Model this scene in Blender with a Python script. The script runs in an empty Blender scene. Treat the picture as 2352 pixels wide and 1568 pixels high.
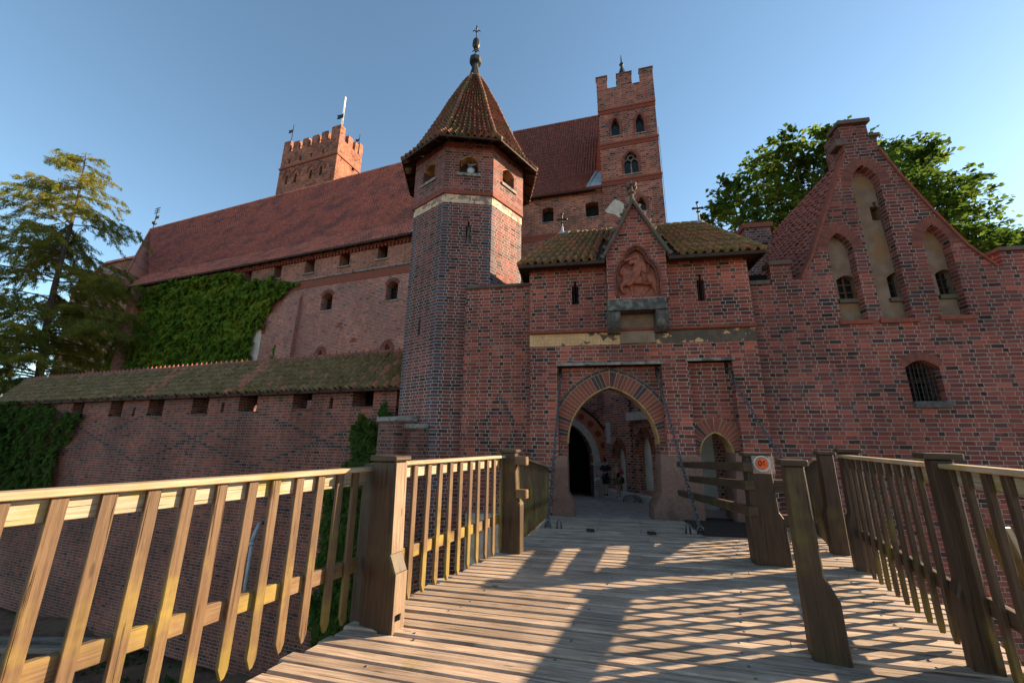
import bpy, bmesh, math, random
import numpy as np
from mathutils import Vector, Matrix, noise
from mathutils.geometry import tessellate_polygon
random.seed(7); np.random.seed(7)
SC = bpy.context.scene
R = math.radians
# ------------------------------------------------------------------ camera, sky, sun
FPX, DH, ROLL = 905.0, 228.0, R(0.62)          # focal length and horizon drop for a 2352 px wide frame
PITCH = math.atan2(DH, FPX)
cp, sp, cr, sr_ = math.cos(PITCH), math.sin(PITCH), math.cos(ROLL), math.sin(ROLL)
cam = bpy.data.cameras.new('camera'); co = bpy.data.objects.new('camera', cam); SC.collection.objects.link(co)
cam.sensor_width = 36; cam.lens = FPX / 2352 * 36; cam.clip_start = .05; cam.clip_end = 2000
fwd = Vector((0, cp, sp)); upv = Vector((0, -sp, cp)); rgt = Vector((1, 0, 0))
e1 = rgt * cr + upv * sr_; e2 = upv * cr - rgt * sr_
m = Matrix.Identity(4)
for i in range(3):
    m[i][0] = e1[i]; m[i][1] = e2[i]; m[i][2] = -fwd[i]
co.matrix_world = m; SC.camera = co
SUN_EL, SUN_AZ = R(21), R(76)                   # azimuth measured from +Y towards +X
w = bpy.data.worlds.new('World'); SC.world = w; w.use_nodes = True
wn = w.node_tree; bgn = wn.nodes['Background']; sk = wn.nodes.new('ShaderNodeTexSky')
sk.sky_type = 'NISHITA'; sk.sun_disc = False; sk.sun_elevation = SUN_EL; sk.sun_rotation = SUN_AZ
sk.air_density = .8; sk.dust_density = .1; sk.ozone_density = 3.0
tint = wn.nodes.new('ShaderNodeMix'); tint.data_type = 'RGBA'; tint.blend_type = 'MULTIPLY'; tint.inputs[0].default_value = 1; tint.inputs[7].default_value = (1.03, .99, .80, 1)
wn.links.new(sk.outputs[0], tint.inputs[6]); wn.links.new(tint.outputs[2], bgn.inputs[0]); bgn.inputs[1].default_value = .098
sl = bpy.data.lights.new('sun', 'SUN'); so = bpy.data.objects.new('sun', sl); SC.collection.objects.link(so)
sl.energy = 4.7; sl.angle = R(.5); sl.color = (1, .78, .52)
sd = Vector((math.sin(SUN_AZ) * math.cos(SUN_EL), math.cos(SUN_AZ) * math.cos(SUN_EL), math.sin(SUN_EL)))
so.rotation_euler = sd.to_track_quat('Z', 'Y').to_euler()
SC.view_settings.view_transform = 'Standard'; SC.view_settings.look = 'None'; SC.view_settings.gamma = 1
SC.view_settings.exposure = 1.82
SC.cycles.max_bounces = 6
# ------------------------------------------------------------------ helpers
def ray(x, y):
    a, b = (x - 1176) / FPX, -(y - 784) / FPX
    u, v = a * cr - b * sr_, a * sr_ + b * cr
    return Vector((u, cp - v * sp, sp + v * cp))
def at_z(x, y, z): d = ray(x, y); return d * (z / d.z)
def at_y(x, y, Y): d = ray(x, y); return d * (Y / d.y)
class Frame:
    """A wall plane: s to the right along it, d inwards, z up."""
    def __init__(s, O, head):
        s.O = Vector((O[0], O[1], 0)); a = R(head)
        s.u = Vector((-math.sin(a), -math.cos(a), 0)); s.dn = Vector((-s.u.y, s.u.x, 0))
    def pt(s, a, z, d=0): return s.O + s.u * a + s.dn * d + Vector((0, 0, z))
    def px(s, x, y, d=0):
        r = ray(x, y); P = s.O + s.dn * d; t = P.dot(s.dn) / r.dot(s.dn); q = r * t
        return ((q - s.O).dot(s.u), q.z)
    def loc(s, p): q = p - s.O; return (q.dot(s.u), q.dot(s.dn), p.z)
class MB:
    def __init__(s, fr=None): s.v = []; s.f = []; s.uv = []; s.mi = []; s.fr = fr
    def face(s, pts, mi=0, uv=None):
        n = len(s.v); s.v += [Vector(p) for p in pts]; s.f.append(list(range(n, n + len(pts)))); s.uv.append(uv); s.mi.append(mi)
    def solid(s, pts, faces, mi=0, uvs=None):
        n = len(s.v); s.v += [Vector(p) for p in pts]
        for k, f in enumerate(faces): s.f.append([n + i for i in f]); s.uv.append(uvs[k] if uvs else None); s.mi.append(mi)
    def prism(s, outer, holes=(), d0=0, d1=.3, mi=0, fr=None, back=True):
        fr = fr or s.fr; loops = [list(outer)] + [list(h) for h in holes]
        flat = [p for l in loops for p in l]
        tri = tessellate_polygon([[Vector((p[0], p[1], 0)) for p in l] for l in loops])
        N = len(flat); n = len(s.v)
        s.v += [fr.pt(p[0], p[1], d0) for p in flat] + [fr.pt(p[0], p[1], d1) for p in flat]
        for t in tri:
            a, b, c = [flat[i] for i in t]
            if (b[0]-a[0])*(c[1]-a[1]) - (b[1]-a[1])*(c[0]-a[0]) < 0: t = (t[0], t[2], t[1])
            s.f.append([n + i for i in t]); s.uv.append(None); s.mi.append(mi)
            if back: s.f.append([n + N + t[0], n + N + t[2], n + N + t[1]]); s.uv.append(None); s.mi.append(mi)
        k = 0
        for li, l in enumerate(loops):
            A = sum(l[i][0]*l[(i+1) % len(l)][1] - l[(i+1) % len(l)][0]*l[i][1] for i in range(len(l)))
            for i in range(len(l)):
                a, b = k + i, k + (i + 1) % len(l)
                q = [n + a, n + a + N, n + b + N, n + b] if (A > 0) == (li == 0) else [n + a, n + b, n + b + N, n + a + N]
                s.f.append(q); s.uv.append(None); s.mi.append(mi)
            k += len(l)
    def fbox(s, s0, s1, z0, z1, d0, d1, mi=0, fr=None): s.prism([(s0, z0), (s1, z0), (s1, z1), (s0, z1)], (), d0, d1, mi, fr)
    def beam(s, p0, p1, w, h, up=Vector((0, 0, 1)), mi=0, w1=None, h1=None):
        p0, p1 = Vector(p0), Vector(p1); t = (p1 - p0); L = t.length; t.normalize()
        sx = t.cross(up); sx = sx.normalized() if sx.length > 1e-5 else Vector((1, 0, 0)); uy = sx.cross(t)
        w1 = w1 or w; h1 = h1 or h
        P = [p0 + sx*a*w/2 + uy*b*h/2 for a, b in ((-1, -1), (1, -1), (1, 1), (-1, 1))] + [p1 + sx*a*w1/2 + uy*b*h1/2 for a, b in ((-1, -1), (1, -1), (1, 1), (-1, 1))]
        o = random.random()*20; q = random.random()*20
        F = [[0, 1, 5, 4], [1, 2, 6, 5], [2, 3, 7, 6], [3, 0, 4, 7], [3, 2, 1, 0], [4, 5, 6, 7]]
        U = []; vv = q
        for wd in (w, h, w, h):
            U.append([(o, vv), (o, vv + wd), (o + L, vv + wd), (o + L, vv)]); vv += wd
        U += [[(o, q), (o + .05, q), (o + .05, q + h), (o, q + h)]]*2
        s.solid(P, F, mi, U)
    def tube(s, pts, r, n=8, mi=0, cap=True):
        pts = [Vector(p) for p in pts]; rs = r if isinstance(r, (list, tuple)) else [r]*len(pts); rings = []
        b = len(s.v); L = 0
        for i, p in enumerate(pts):
            t = (pts[min(i+1, len(pts)-1)] - pts[max(i-1, 0)]).normalized()
            a = t.orthogonal().normalized() if i == 0 else (ax - t*ax.dot(t)).normalized(); ax = a; c = t.cross(a)
            for k in range(n): s.v.append(p + (a*math.cos(2*math.pi*k/n) + c*math.sin(2*math.pi*k/n))*rs[i])
        for i in range(len(pts)-1):
            l2 = L + (pts[i+1]-pts[i]).length
            for k in range(n):
                k2 = (k+1) % n
                s.f.append([b+i*n+k, b+i*n+k2, b+(i+1)*n+k2, b+(i+1)*n+k]); s.mi.append(mi)
                s.uv.append([(L, k/n), (L, (k+1)/n), (l2, (k+1)/n), (l2, k/n)])
            L = l2
        if cap:
            s.f.append([b+k for k in range(n)][::-1]); s.uv.append(None); s.mi.append(mi)
            e = b+(len(pts)-1)*n; s.f.append([e+k for k in range(n)]); s.uv.append(None); s.mi.append(mi)
    def lathe(s, c, prof, n=12, mi=0, rot=0):
        c = Vector(c); b = len(s.v)
        for r, z in prof:
            for k in range(n): a = rot + 2*math.pi*k/n; s.v.append(c + Vector((r*math.cos(a), r*math.sin(a), z)))
        for i in range(len(prof)-1):
            for k in range(n):
                k2 = (k+1) % n; s.f.append([b+i*n+k, b+i*n+k2, b+(i+1)*n+k2, b+(i+1)*n+k]); s.uv.append(None); s.mi.append(mi)
        s.f.append([b+k for k in range(n)][::-1]); s.uv.append(None); s.mi.append(mi)
        e = b+(len(prof)-1)*n; s.f.append([e+k for k in range(n)]); s.uv.append(None); s.mi.append(mi)
    def build(s, name, mats, parent=None, smooth=False, bevel=0, recalc=False, swap=False):
        me = bpy.data.meshes.new(name); me.from_pydata([tuple(v) for v in s.v], [], s.f)
        if not isinstance(mats, (list, tuple)): mats = [mats]
        for mm in mats: me.materials.append(mm)
        fr = s.fr; au, ad = (fr.u, fr.dn) if fr else (Vector((1, 0, 0)), Vector((0, 1, 0)))
        O = fr.O if fr else Vector((0, 0, 0)); sh = random.random()*9 if swap else 0
        ul = me.uv_layers.new(name='UVMap').data; dat = np.zeros(len(me.loops)*2); k = 0
        for f, uv in zip(s.f, s.uv):
            if uv is None:
                P = [s.v[i]-O for i in f]; nrm = Vector((0, 0, 0))
                for i in range(len(P)):
                    a, b = P[i], P[(i+1) % len(P)]
                    nrm += Vector(((a.y-b.y)*(a.z+b.z), (a.z-b.z)*(a.x+b.x), (a.x-b.x)*(a.y+b.y)))
                nu, nd, nz = abs(nrm.dot(au)), abs(nrm.dot(ad)), abs(nrm.z)
                if nz > 1.2*max(nu, nd): uv = [(p.dot(au), p.dot(ad)) for p in P]
                elif nd >= nu: uv = [(p.dot(au), p.z) for p in P]
                else: uv = [(p.dot(ad), p.z) for p in P]
                if swap: uv = [(q[1]+sh, q[0]+sh) for q in uv]
            for q in uv: dat[k] = q[0]; dat[k+1] = q[1]; k += 2
        ul.foreach_set('uv', dat); me.polygons.foreach_set('material_index', s.mi)
        if recalc:
            bm = bmesh.new(); bm.from_mesh(me); bmesh.ops.recalc_face_normals(bm, faces=bm.faces); bm.to_mesh(me); bm.free()
        if smooth: me.polygons.foreach_set('use_smooth', [True]*len(me.polygons))
        me.update(); return link(name, me, parent, bevel)
def link(name, me, parent=None, bevel=0):
    o = bpy.data.objects.new(name, me); SC.collection.objects.link(o)
    if parent is not None: o.parent = parent; o.matrix_parent_inverse = Matrix.Translation(-Vector(parent.location)) if parent.type == 'EMPTY' else Matrix.Identity(4)
    if bevel:
        b = o.modifiers.new('bevel', 'BEVEL'); b.width = bevel; b.segments = 1; b.limit_method = 'ANGLE'
    return o
def tag(o, label=None, cat=None, group=None, kind=None):
    if label: o['label'] = label
    if cat: o['category'] = cat
    if group: o['group'] = group
    if kind: o['kind'] = kind
    return o
def thing(name, loc, label, cat, group=None):
    o = bpy.data.objects.new(name, None); SC.collection.objects.link(o); o.location = loc; o.empty_display_size = .3
    return tag(o, label, cat, group)
# ------------------------------------------------------------------ materials
class NT:
    def __init__(s, name):
        s.m = bpy.data.materials.new(name); s.m.use_nodes = True; s.t = s.m.node_tree
        s.b = s.t.nodes['Principled BSDF']; s.b.inputs['Specular IOR Level'].default_value = .3
    def put(s, sock, v):
        if isinstance(v, bpy.types.NodeSocket): s.t.links.new(v, sock)
        elif isinstance(v, (tuple, list)) and len(v) == 3 and sock.type == 'RGBA': sock.default_value = (*v, 1)
        else: sock.default_value = v
    def n(s, typ, props=None, **ins):
        nd = s.t.nodes.new('ShaderNode' + typ)
        for k, v in (props or {}).items(): setattr(nd, k, v)
        for k, v in ins.items(): s.put(nd.inputs[int(k[1:]) if k[0] == 'i' and k[1:].isdigit() else k.replace('_', ' ')], v)
        return nd
    def ma(s, op, a, b=0., c=0.):
        return s.n('Math', {'operation': op}, i0=a, i1=b, i2=c).outputs[0]
    def noise(s, vec, scale, detail=3, rough=.55):
        return s.n('TexNoise', None, Vector=vec, Scale=scale, Detail=detail, Roughness=rough).outputs[0]
    def mr(s, v, a, b, c=0., d=1., smooth=True):
        return s.n('MapRange', {'interpolation_type': 'SMOOTHSTEP' if smooth else 'LINEAR'}, i0=v, i1=a, i2=b, i3=c, i4=d).outputs[0]
    def mix(s, f, a, b, blend='MIX'):
        nd = s.t.nodes.new('ShaderNodeMix'); nd.data_type = 'RGBA'; nd.blend_type = blend
        s.put(nd.inputs[0], f); s.put(nd.inputs[6], a); s.put(nd.inputs[7], b); return nd.outputs[2]
    def ramp(s, f, stops, const=False):
        nd = s.t.nodes.new('ShaderNodeValToRGB'); e = nd.color_ramp.elements
        if const: nd.color_ramp.interpolation = 'CONSTANT'
        while len(e) < len(stops): e.new(.5)
        for k, (p, c) in enumerate(stops): e[k].position = p; e[k].color = (*c, 1)
        s.put(nd.inputs[0], f); return nd.outputs[0]
    def pos(s): return s.n('NewGeometry').outputs['Position']
    def isl(s): return s.n('NewGeometry').outputs['Random Per Island']
    def uvn(s): return s.n('TexCoord').outputs['UV']
    def mapv(s, v, sc): return s.n('Mapping', None, Vector=v, Scale=sc).outputs[0]
    def bump(s, h, dist=.01, st=1.): s.put(s.b.inputs['Normal'], s.n('Bump', None, Height=h, Distance=dist, Strength=st).outputs[0])
    def fin(s, col, rough=.85):
        s.put(s.b.inputs['Base Color'], col); s.put(s.b.inputs['Roughness'], rough); return s.m
    def val(s, col, f): return s.mix(1., col, s.n('CombineColor', None, i0=f, i1=f, i2=f).outputs[0], 'MULTIPLY')

def brick(name, reds, dark=(.045, .025, .021), mortar=(.50, .39, .31), ph=.3, ps=.05, diaper=None, quoin=None, L=.31, l=.155, h=.117, mj=.017, stain=.5, rhomb=None, white=0.):
    t = NT(name); uv = t.uvn(); sep = t.n('SeparateXYZ', None, Vector=uv); u, v = sep.outputs[0], sep.outputs[1]
    P = 2*L + l; ma = t.ma
    wob = t.noise(uv, 2.3, 2); v = ma('ADD', v, ma('MULTIPLY', ma('SUBTRACT', wob, .5), .03))
    vr = ma('DIVIDE', v, h); r = ma('FLOOR', vr); fy = ma('SUBTRACT', vr, r)
    rj = t.n('TexWhiteNoise', {'noise_dimensions': '1D'}, W=r).outputs[0]
    s = ma('ADD', ma('ADD', u, ma('MULTIPLY', r, P/2)), ma('MULTIPLY', rj, .05))
    q = ma('FLOOR', ma('DIVIDE', s, P)); ww = ma('SUBTRACT', s, ma('MULTIPLY', q, P))
    g1, g2 = ma('GREATER_THAN', ww, L), ma('GREATER_THAN', ww, 2*L); i = ma('ADD', g1, g2)
    loc = ma('SUBTRACT', ww, ma('MULTIPLY', i, L)); wid = ma('SUBTRACT', L, ma('MULTIPLY', g2, L-l))
    dx = ma('MINIMUM', loc, ma('SUBTRACT', wid, loc)); dy = ma('MULTIPLY', ma('MINIMUM', fy, ma('SUBTRACT', 1., fy)), h)
    fine = t.noise(uv, 34, 3)
    di = ma('ADD', ma('MINIMUM', dx, dy), ma('MULTIPLY', ma('SUBTRACT', fine, .5), .012))
    mask = t.mr(di, mj*.3, mj*.75)
    idv = t.n('CombineXYZ', None, X=ma('ADD', ma('MULTIPLY', q, 3.), i), Y=r, Z=3.).outputs[0]
    wn_ = t.n('TexWhiteNoise', {'noise_dimensions': '3D'}, Vector=idv).outputs[1]
    rs = t.n('SeparateColor', None, Color=wn_); r1, r2, r3 = rs.outputs
    n = len(reds); col = t.ramp(r1, [(k/max(1, n-1), c) for k, c in enumerate(reds)])
    big = t.noise(t.pos(), .45, 4, .6); patch = t.noise(t.pos(), 1.7, 3)
    p = ma('ADD', ps, ma('MULTIPLY', g2, ph-ps)); p = ma('MULTIPLY', p, t.mr(patch, .3, .6, .35, 1.6))
    if diaper:
        v0, v1, per = diaper; uc = ma('FLOOR', ma('ADD', ma('DIVIDE', u, P/2), .5))
        a1 = ma('LESS_THAN', ma('ABSOLUTE', ma('SUBTRACT', ma('PINGPONG', ma('ADD', uc, .01), per/2.), ma('PINGPONG', ma('SUBTRACT', r, math.floor(v0/h)), per/2.))), .9)
        rng = ma('MULTIPLY', ma('GREATER_THAN', v, v0), ma('LESS_THAN', v, v1))
        p = ma('ADD', p, ma('MULTIPLY', ma('MULTIPLY', a1, rng), .9))
    if rhomb:
        cu, cv, hu, hv = rhomb
        dd = ma('ADD', ma('DIVIDE', ma('ABSOLUTE', ma('SUBTRACT', u, cu)), hu), ma('DIVIDE', ma('ABSOLUTE', ma('SUBTRACT', v, cv)), hv))
        p = ma('ADD', p, ma('MULTIPLY', ma('LESS_THAN', ma('ABSOLUTE', ma('SUBTRACT', dd, .88)), .14), .9))
    isd = ma('LESS_THAN', r2, p); col = t.mix(isd, col, t.mix(r3, dark, tuple(min(1, c*1.6) for c in dark)))
    if quoin:
        qm = ma('MULTIPLY', ma('GREATER_THAN', ma('ABSOLUTE', ma('SUBTRACT', u, 1.85/2)), 1.85/2-.27), ma('LESS_THAN', ma('MODULO', ma('ADD', r, 1000.), 2.), 1.))
        col = t.mix(ma('MULTIPLY', qm, .85), col, t.mix(r3, quoin, tuple(c*.45 for c in quoin)))
    bt = t.noise(t.pos(), .8, 2, .4); col = t.mix(t.mr(bt, .5, .62, 0., .38), col, t.mix(1., col, (.62, .60, .72), 'MULTIPLY')); col = t.mix(t.mr(t.noise(t.pos(), 1.25, 2, .4), .56, .64, 0., .55), col, t.mix(1., col, (1.35, 1.25, 1.1), 'MULTIPLY'))
    col = t.val(col, t.mr(r3, 0., 1., .66, 1.28, False))
    col = t.val(col, t.mr(fine, .3, .7, .8, 1.15))
    if white:
        eff = t.mr(t.noise(t.pos(), 1.1, 4, .65), .58, .75); col = t.mix(ma('MULTIPLY', eff, white), col, (.4, .3, .26))
    mcol = t.mix(t.mr(t.noise(t.pos(), .9, 3), .4, .65), mortar, tuple(c*.6 for c in mortar))
    col = t.mix(mask, mcol, col)
    col = t.val(col, t.mr(big, .3, .7, 1-stain*.75, 1+stain*.3))
    t.bump(ma('ADD', mask, ma('MULTIPLY', fine, .5)), .012)
    return t.fin(col, t.mr(r1, 0, 1, .75, .92))

RED = [(.16, .044, .033), (.24, .057, .040), (.31, .070, .046), (.36, .085, .052), (.19, .05, .037)]
M = {}
M['gate'] = brick('gate brick', RED, ph=.22, ps=.03)
M['right'] = brick('gable brick', [(.14, .042, .034), (.20, .053, .039), (.28, .069, .046), (.16, .046, .036)], ph=.34, ps=.09, mortar=(.40, .31, .25))
M['oct'] = brick('turret brick', [(.10, .036, .034), (.15, .046, .039), (.23, .060, .044), (.12, .040, .036)], ph=.25, ps=.10, quoin=(.085, .11, .15), mortar=(.52, .42, .35))
M['octup'] = brick('turret top brick', [(.13, .042, .036), (.19, .054, .042), (.26, .068, .046), (.15, .045, .037)], ph=.15, ps=.04, mortar=(.38, .30, .25))
M['palace'] = brick('palace brick', [(.30, .095, .068), (.36, .11, .074), (.42, .13, .085), (.32, .10, .07)], ph=.75, ps=.02, mortar=(.66, .53, .45), stain=.25, L=.30, l=.15, h=.112)
M['palup'] = brick('palace upper brick', [(.26, .08, .046), (.31, .095, .053), (.36, .12, .066), (.28, .085, .05)], ph=.15, ps=.03, mortar=(.48, .38, .31), L=.30, l=.15, h=.112)
M['tower'] = brick('tower brick', [(.22, .065, .044), (.29, .082, .05), (.35, .105, .06), (.24, .07, .046)], ph=.30, ps=.06, mortar=(.46, .37, .30), L=.56, l=.28, h=.215, mj=.026)
M['range'] = brick('range brick', [(.26, .08, .046), (.31, .095, .053), (.36, .12, .066), (.28, .085, .05)], ph=.35, ps=.03, mortar=(.48, .38, .31), L=.48, l=.24, h=.18, mj=.024)
M['tower2'] = brick('keep brick', [(.22, .072, .045), (.29, .092, .052), (.35, .12, .06), (.24, .075, .045)], ph=.2, ps=.05, mortar=(.38, .28, .2), L=.6, l=.3, h=.24)
M['court'] = brick('courtyard brick', [(.36, .12, .075), (.44, .14, .085), (.50, .17, .10)], dark=(.06, .045, .045), ph=.6, ps=.10, mortar=(.72, .62, .53), stain=.2)
M['low'] = brick('curtain brick', [(.16, .046, .032), (.21, .056, .035), (.26, .068, .038), (.17, .05, .034)], ph=.10, ps=.03, mortar=(.36, .28, .235), diaper=(-1.2, 1.25, 20))
M['plain'] = brick('plain brick', [(.12, .045, .036), (.17, .055, .04), (.20, .066, .044)], ph=.3, ps=.05, mortar=(.34, .27, .22), white=.3)

def simple(name, c1, c2, sc=6., rough=.8, bump=.004, metal=0., sc2=None, c3=None):
    t = NT(name); p = t.pos(); nz = t.noise(p, sc, 5, .62)
    col = t.mix(t.mr(nz, .35, .65), c1, c2)
    if c3: col = t.mix(t.mr(t.noise(p, sc2 or sc*.3, 4, .6), .52, .62), col, c3)
    if bump: t.bump(t.noise(p, sc*6, 4), bump)
    t.b.inputs['Metallic'].default_value = metal
    return t.fin(col, rough)
M['courtstone'] = simple('courtyard stone', (.42, .39, .34), (.56, .52, .46), 7, .8, .008)
M['courtterra'] = simple('courtyard terracotta', (.42, .15, .09), (.50, .18, .11), 5, .8, .006)
M['granite'] = simple('granite', (.19, .085, .06), (.27, .14, .10), 25, .8, .006, sc2=1.5, c3=(.15, .085, .05))
M['sill'] = simple('dark stone', (.055, .05, .045), (.10, .09, .08), 8, .8, .006, sc2=3, c3=(.16, .15, .13))
M['stone'] = simple('weathered stone', (.16, .14, .12), (.30, .27, .23), 7, .85, .01, sc2=2.5, c3=(.08, .075, .06))
M['coping'] = simple('coping tiles', (.09, .06, .05), (.14, .085, .07), 5, .8, .006, sc2=2, c3=(.09, .085, .05))
M['terra'] = simple('terracotta', (.25, .075, .045), (.31, .10, .058), 4, .7, .004, sc2=6, c3=(.19, .06, .042))
M['iron'] = simple('dark iron', (.02, .019, .018), (.05, .045, .042), 30, .55, .001, .6)
M['chain'] = simple('chain steel', (.10, .10, .105), (.17, .165, .16), 40, .42, .001, .8)
M['lead'] = simple('lead sheet', (.012, .014, .017), (.024, .027, .03), 4, .7, .003)
M['zinc'] = simple('zinc flashing', (.25, .28, .31), (.35, .38, .40), 2, .5, .002, .3)
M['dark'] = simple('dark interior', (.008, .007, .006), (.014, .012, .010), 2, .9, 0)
M['glass'] = simple('old glass', (.012, .012, .013), (.02, .02, .022), 3, .12, .001)
M['timber'] = simple('dark timber', (.03, .018, .012), (.055, .032, .02), 6, .8, .004)
M['redmould'] = simple('red moulded brick', (.17, .045, .027), (.24, .066, .038), 9, .8, .006)
M['white'] = simple('white paint', (.7, .7, .68), (.8, .8, .78), 3, .5, 0)
M['soffit'] = simple('ochre plaster edge', (.38, .20, .075), (.48, .27, .11), 5, .85, .003, sc2=4, c3=(.25, .13, .05))
M['plaster'] = simple('niche plaster', (.17, .11, .072), (.24, .165, .115), 2.2, .9, .008, sc2=1.3, c3=(.23, .125, .06))
M['palecourt'] = simple('courtyard plaster', (.55, .52, .44), (.68, .64, .55), 1.6, .9, .004)
M['patch'] = simple('bare plaster', (.42, .36, .29), (.52, .46, .38), 3, .9, .006)
M['cobble'] = simple('cobbles', (.30, .24, .19), (.45, .37, .31), 3, .85, .03)
M['soil'] = simple('moat soil', (.10, .05, .03), (.19, .085, .052), 2.2, .95, .03, sc2=.8, c3=(.13, .085, .04))
M['pipe'] = simple('pipe grey', (.30, .31, .33), (.38, .39, .40), 6, .5, 0)
M['mat'] = simple('rubber mat', (.022, .016, .013), (.035, .026, .02), 30, .75, .004)
M['skin'] = simple('skin', (.42, .23, .15), (.46, .26, .17), 8, .6, 0)
M['bark'] = simple('bark', (.05, .035, .025), (.10, .07, .05), 8, .9, .02)
M['orange'] = simple('orange disc', (.85, .10, .02), (.9, .12, .02), 3, .5, 0)
def frieze(name, peel0, peel1, bare, c1=(.50, .28, .13), c2=(.58, .35, .17)):
    t = NT(name); uv = t.uvn(); ma = t.ma; p = t.pos()
    sc = t.mapv(uv, (4.2, 4.2, 1)); ck = t.n('TexVoronoi', {'feature': 'DISTANCE_TO_EDGE'}, Vector=sc, Scale=1., Randomness=0.).outputs[0]
    pat = t.mr(ma('ABSOLUTE', ma('SUBTRACT', ck, .22)), .02, .09, 1., 0.)
    base = t.mix(t.mr(t.noise(p, 3, 4), .4, .6), c1, c2); base = t.mix(ma('MULTIPLY', pat, .5), base, (.33, .18, .10))
    sx = t.n('SeparateXYZ', None, Vector=uv).outputs[0]
    pl = t.mr(ma('ADD', t.noise(uv, 2.9, 4, .62), t.mr(sx, peel0, peel1, -.14, .085, False)), .50, .515)
    dk = t.mix(t.mr(t.noise(p, 5, 4), .4, .6), bare, tuple(c*1.35 for c in bare))
    t.bump(ma('MULTIPLY', pl, -1.), .01); return t.fin(t.mix(pl, base, dk), .9)
def tiles_mat(name, cols, moss=None, mthr=(.4, .6), blot=None):
    t = NT(name); p = t.pos(); r = t.isl()
    n = len(cols); col = t.ramp(r, [(k/max(1, n-1), c) for k, c in enumerate(cols)])
    if blot: col = t.mix(t.mr(t.noise(p, .55, 5, .65), .46, .66), col, blot); col = t.mix(t.mr(t.noise(t.mapv(p, (.25, .25, 1.4)), 1., 2, .5), .60, .66, 0., .35), col, (.55, .24, .16))
    if moss:
        mk = t.mr(t.ma('ADD', t.noise(p, 1.3, 5, .65), t.ma('MULTIPLY', t.ma('SUBTRACT', r, .5), .35)), *mthr)
        col = t.mix(mk, col, t.mix(t.noise(p, 14, 3), moss, tuple(c*.5 for c in moss)))
    col = t.val(col, t.mr(t.noise(p, 9, 4), .3, .7, .75, 1.2)); t.bump(t.noise(p, 40, 3), .004)
    return t.fin(col, .75)
M['mosstile'] = tiles_mat('mossy tiles', [(.19, .11, .055), (.26, .13, .06), (.38, .12, .06), (.22, .14, .07)], (.235, .16, .05), (.38, .64))
M['walktile'] = tiles_mat('walkway tiles', [(.17, .115, .055), (.22, .145, .065), (.28, .18, .085), (.15, .095, .05)], (.235, .15, .05), (.44, .72))
M['newtile'] = tiles_mat('newer tiles', [(.36, .15, .08), (.42, .18, .10), (.30, .13, .07)])
M['turrettile'] = tiles_mat('turret tiles', [(.13, .05, .03), (.25, .075, .042), (.20, .095, .045), (.30, .095, .05), (.12, .065, .036)], (.17, .125, .045), (.44, .68))
M['redtile'] = tiles_mat('red tiles', [(.40, .125, .085), (.47, .15, .10), (.53, .18, .12), (.41, .13, .095)], blot=(.25, .105, .09))
M['darktile'] = tiles_mat('brown tiles', [(.17, .06, .046), (.22, .07, .05), (.26, .08, .054), (.18, .062, .048)])
def wood(name, c1, c2, algae=None, ath=(.5, .65), rough=.7, grain=1., damp=0.):
    t = NT(name); uv = t.uvn(); p = t.pos(); ma = t.ma; r = t.isl()
    g = t.noise(t.mapv(uv, (2.2, 42, 1)), 1., 5, .65); col = t.mix(t.mr(g, .32, .68), c1, c2)
    crack = t.mr(t.noise(t.mapv(uv, (1.1, 48, 1)), 1., 3, .55), .62, .69); col = t.mix(ma('MULTIPLY', crack, .7*grain), col, tuple(c*.25 for c in c1))
    kn = t.n('TexVoronoi', None, Vector=t.mapv(uv, (1.6, 7, 1)), Scale=1., Randomness=1.).outputs[0]; col = t.mix(t.mr(kn, .05, .10, .65, 0.), col, tuple(c*.3 for c in c1))
    if algae: col = t.mix(t.mr(ma('ADD', t.noise(p, 2.1, 4, .6), ma('ADD', ma('MULTIPLY', ma('SUBTRACT', r, .5), .12), t.mr(t.n('SeparateXYZ', None, Vector=p).outputs[2], -1.5, -.35, damp, -damp, False))), *ath), col, algae)
    col = t.val(col, t.mr(r, 0., 1., .78, 1.2, False)); col = t.val(col, t.mr(t.noise(p, 1.5, 4), .3, .7, .8, 1.15))
    t.bump(ma('SUBTRACT', g, ma('MULTIPLY', crack, 2.)), .004); return t.fin(col, rough)
M['deck'] = wood('deck planks', (.25, .172, .122), (.45, .335, .245), (.26, .18, .075), (.66, .8), .75)
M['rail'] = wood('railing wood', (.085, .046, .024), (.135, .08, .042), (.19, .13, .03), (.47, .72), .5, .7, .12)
M['railcap'] = wood('rail cap wood', (.26, .17, .10), (.38, .27, .17), (.29, .20, .06), (.62, .78), .55, .5)
M['board'] = wood('pale board', (.22, .165, .11), (.34, .27, .19), (.24, .17, .04), (.58, .72), .5, .5)
M['rail2'] = wood('shaded railing wood', (.05, .027, .015), (.085, .05, .027), (.12, .085, .018), (.5, .72), .5, .7, .12)  # darker copy of the railing wood, backlit shade put into its colour
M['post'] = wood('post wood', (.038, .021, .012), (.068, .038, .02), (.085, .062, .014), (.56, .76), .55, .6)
M['sunlit_worn'] = wood('worn post face', (.15, .098, .064), (.24, .165, .11), (.2, .14, .05), (.6, .8), .6, .8)  # much lighter than the post wood: sunlight as well as wear in the colour
M['oldwood'] = wood('old grey wood', (.11, .085, .065), (.2, .165, .13), None)
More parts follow.
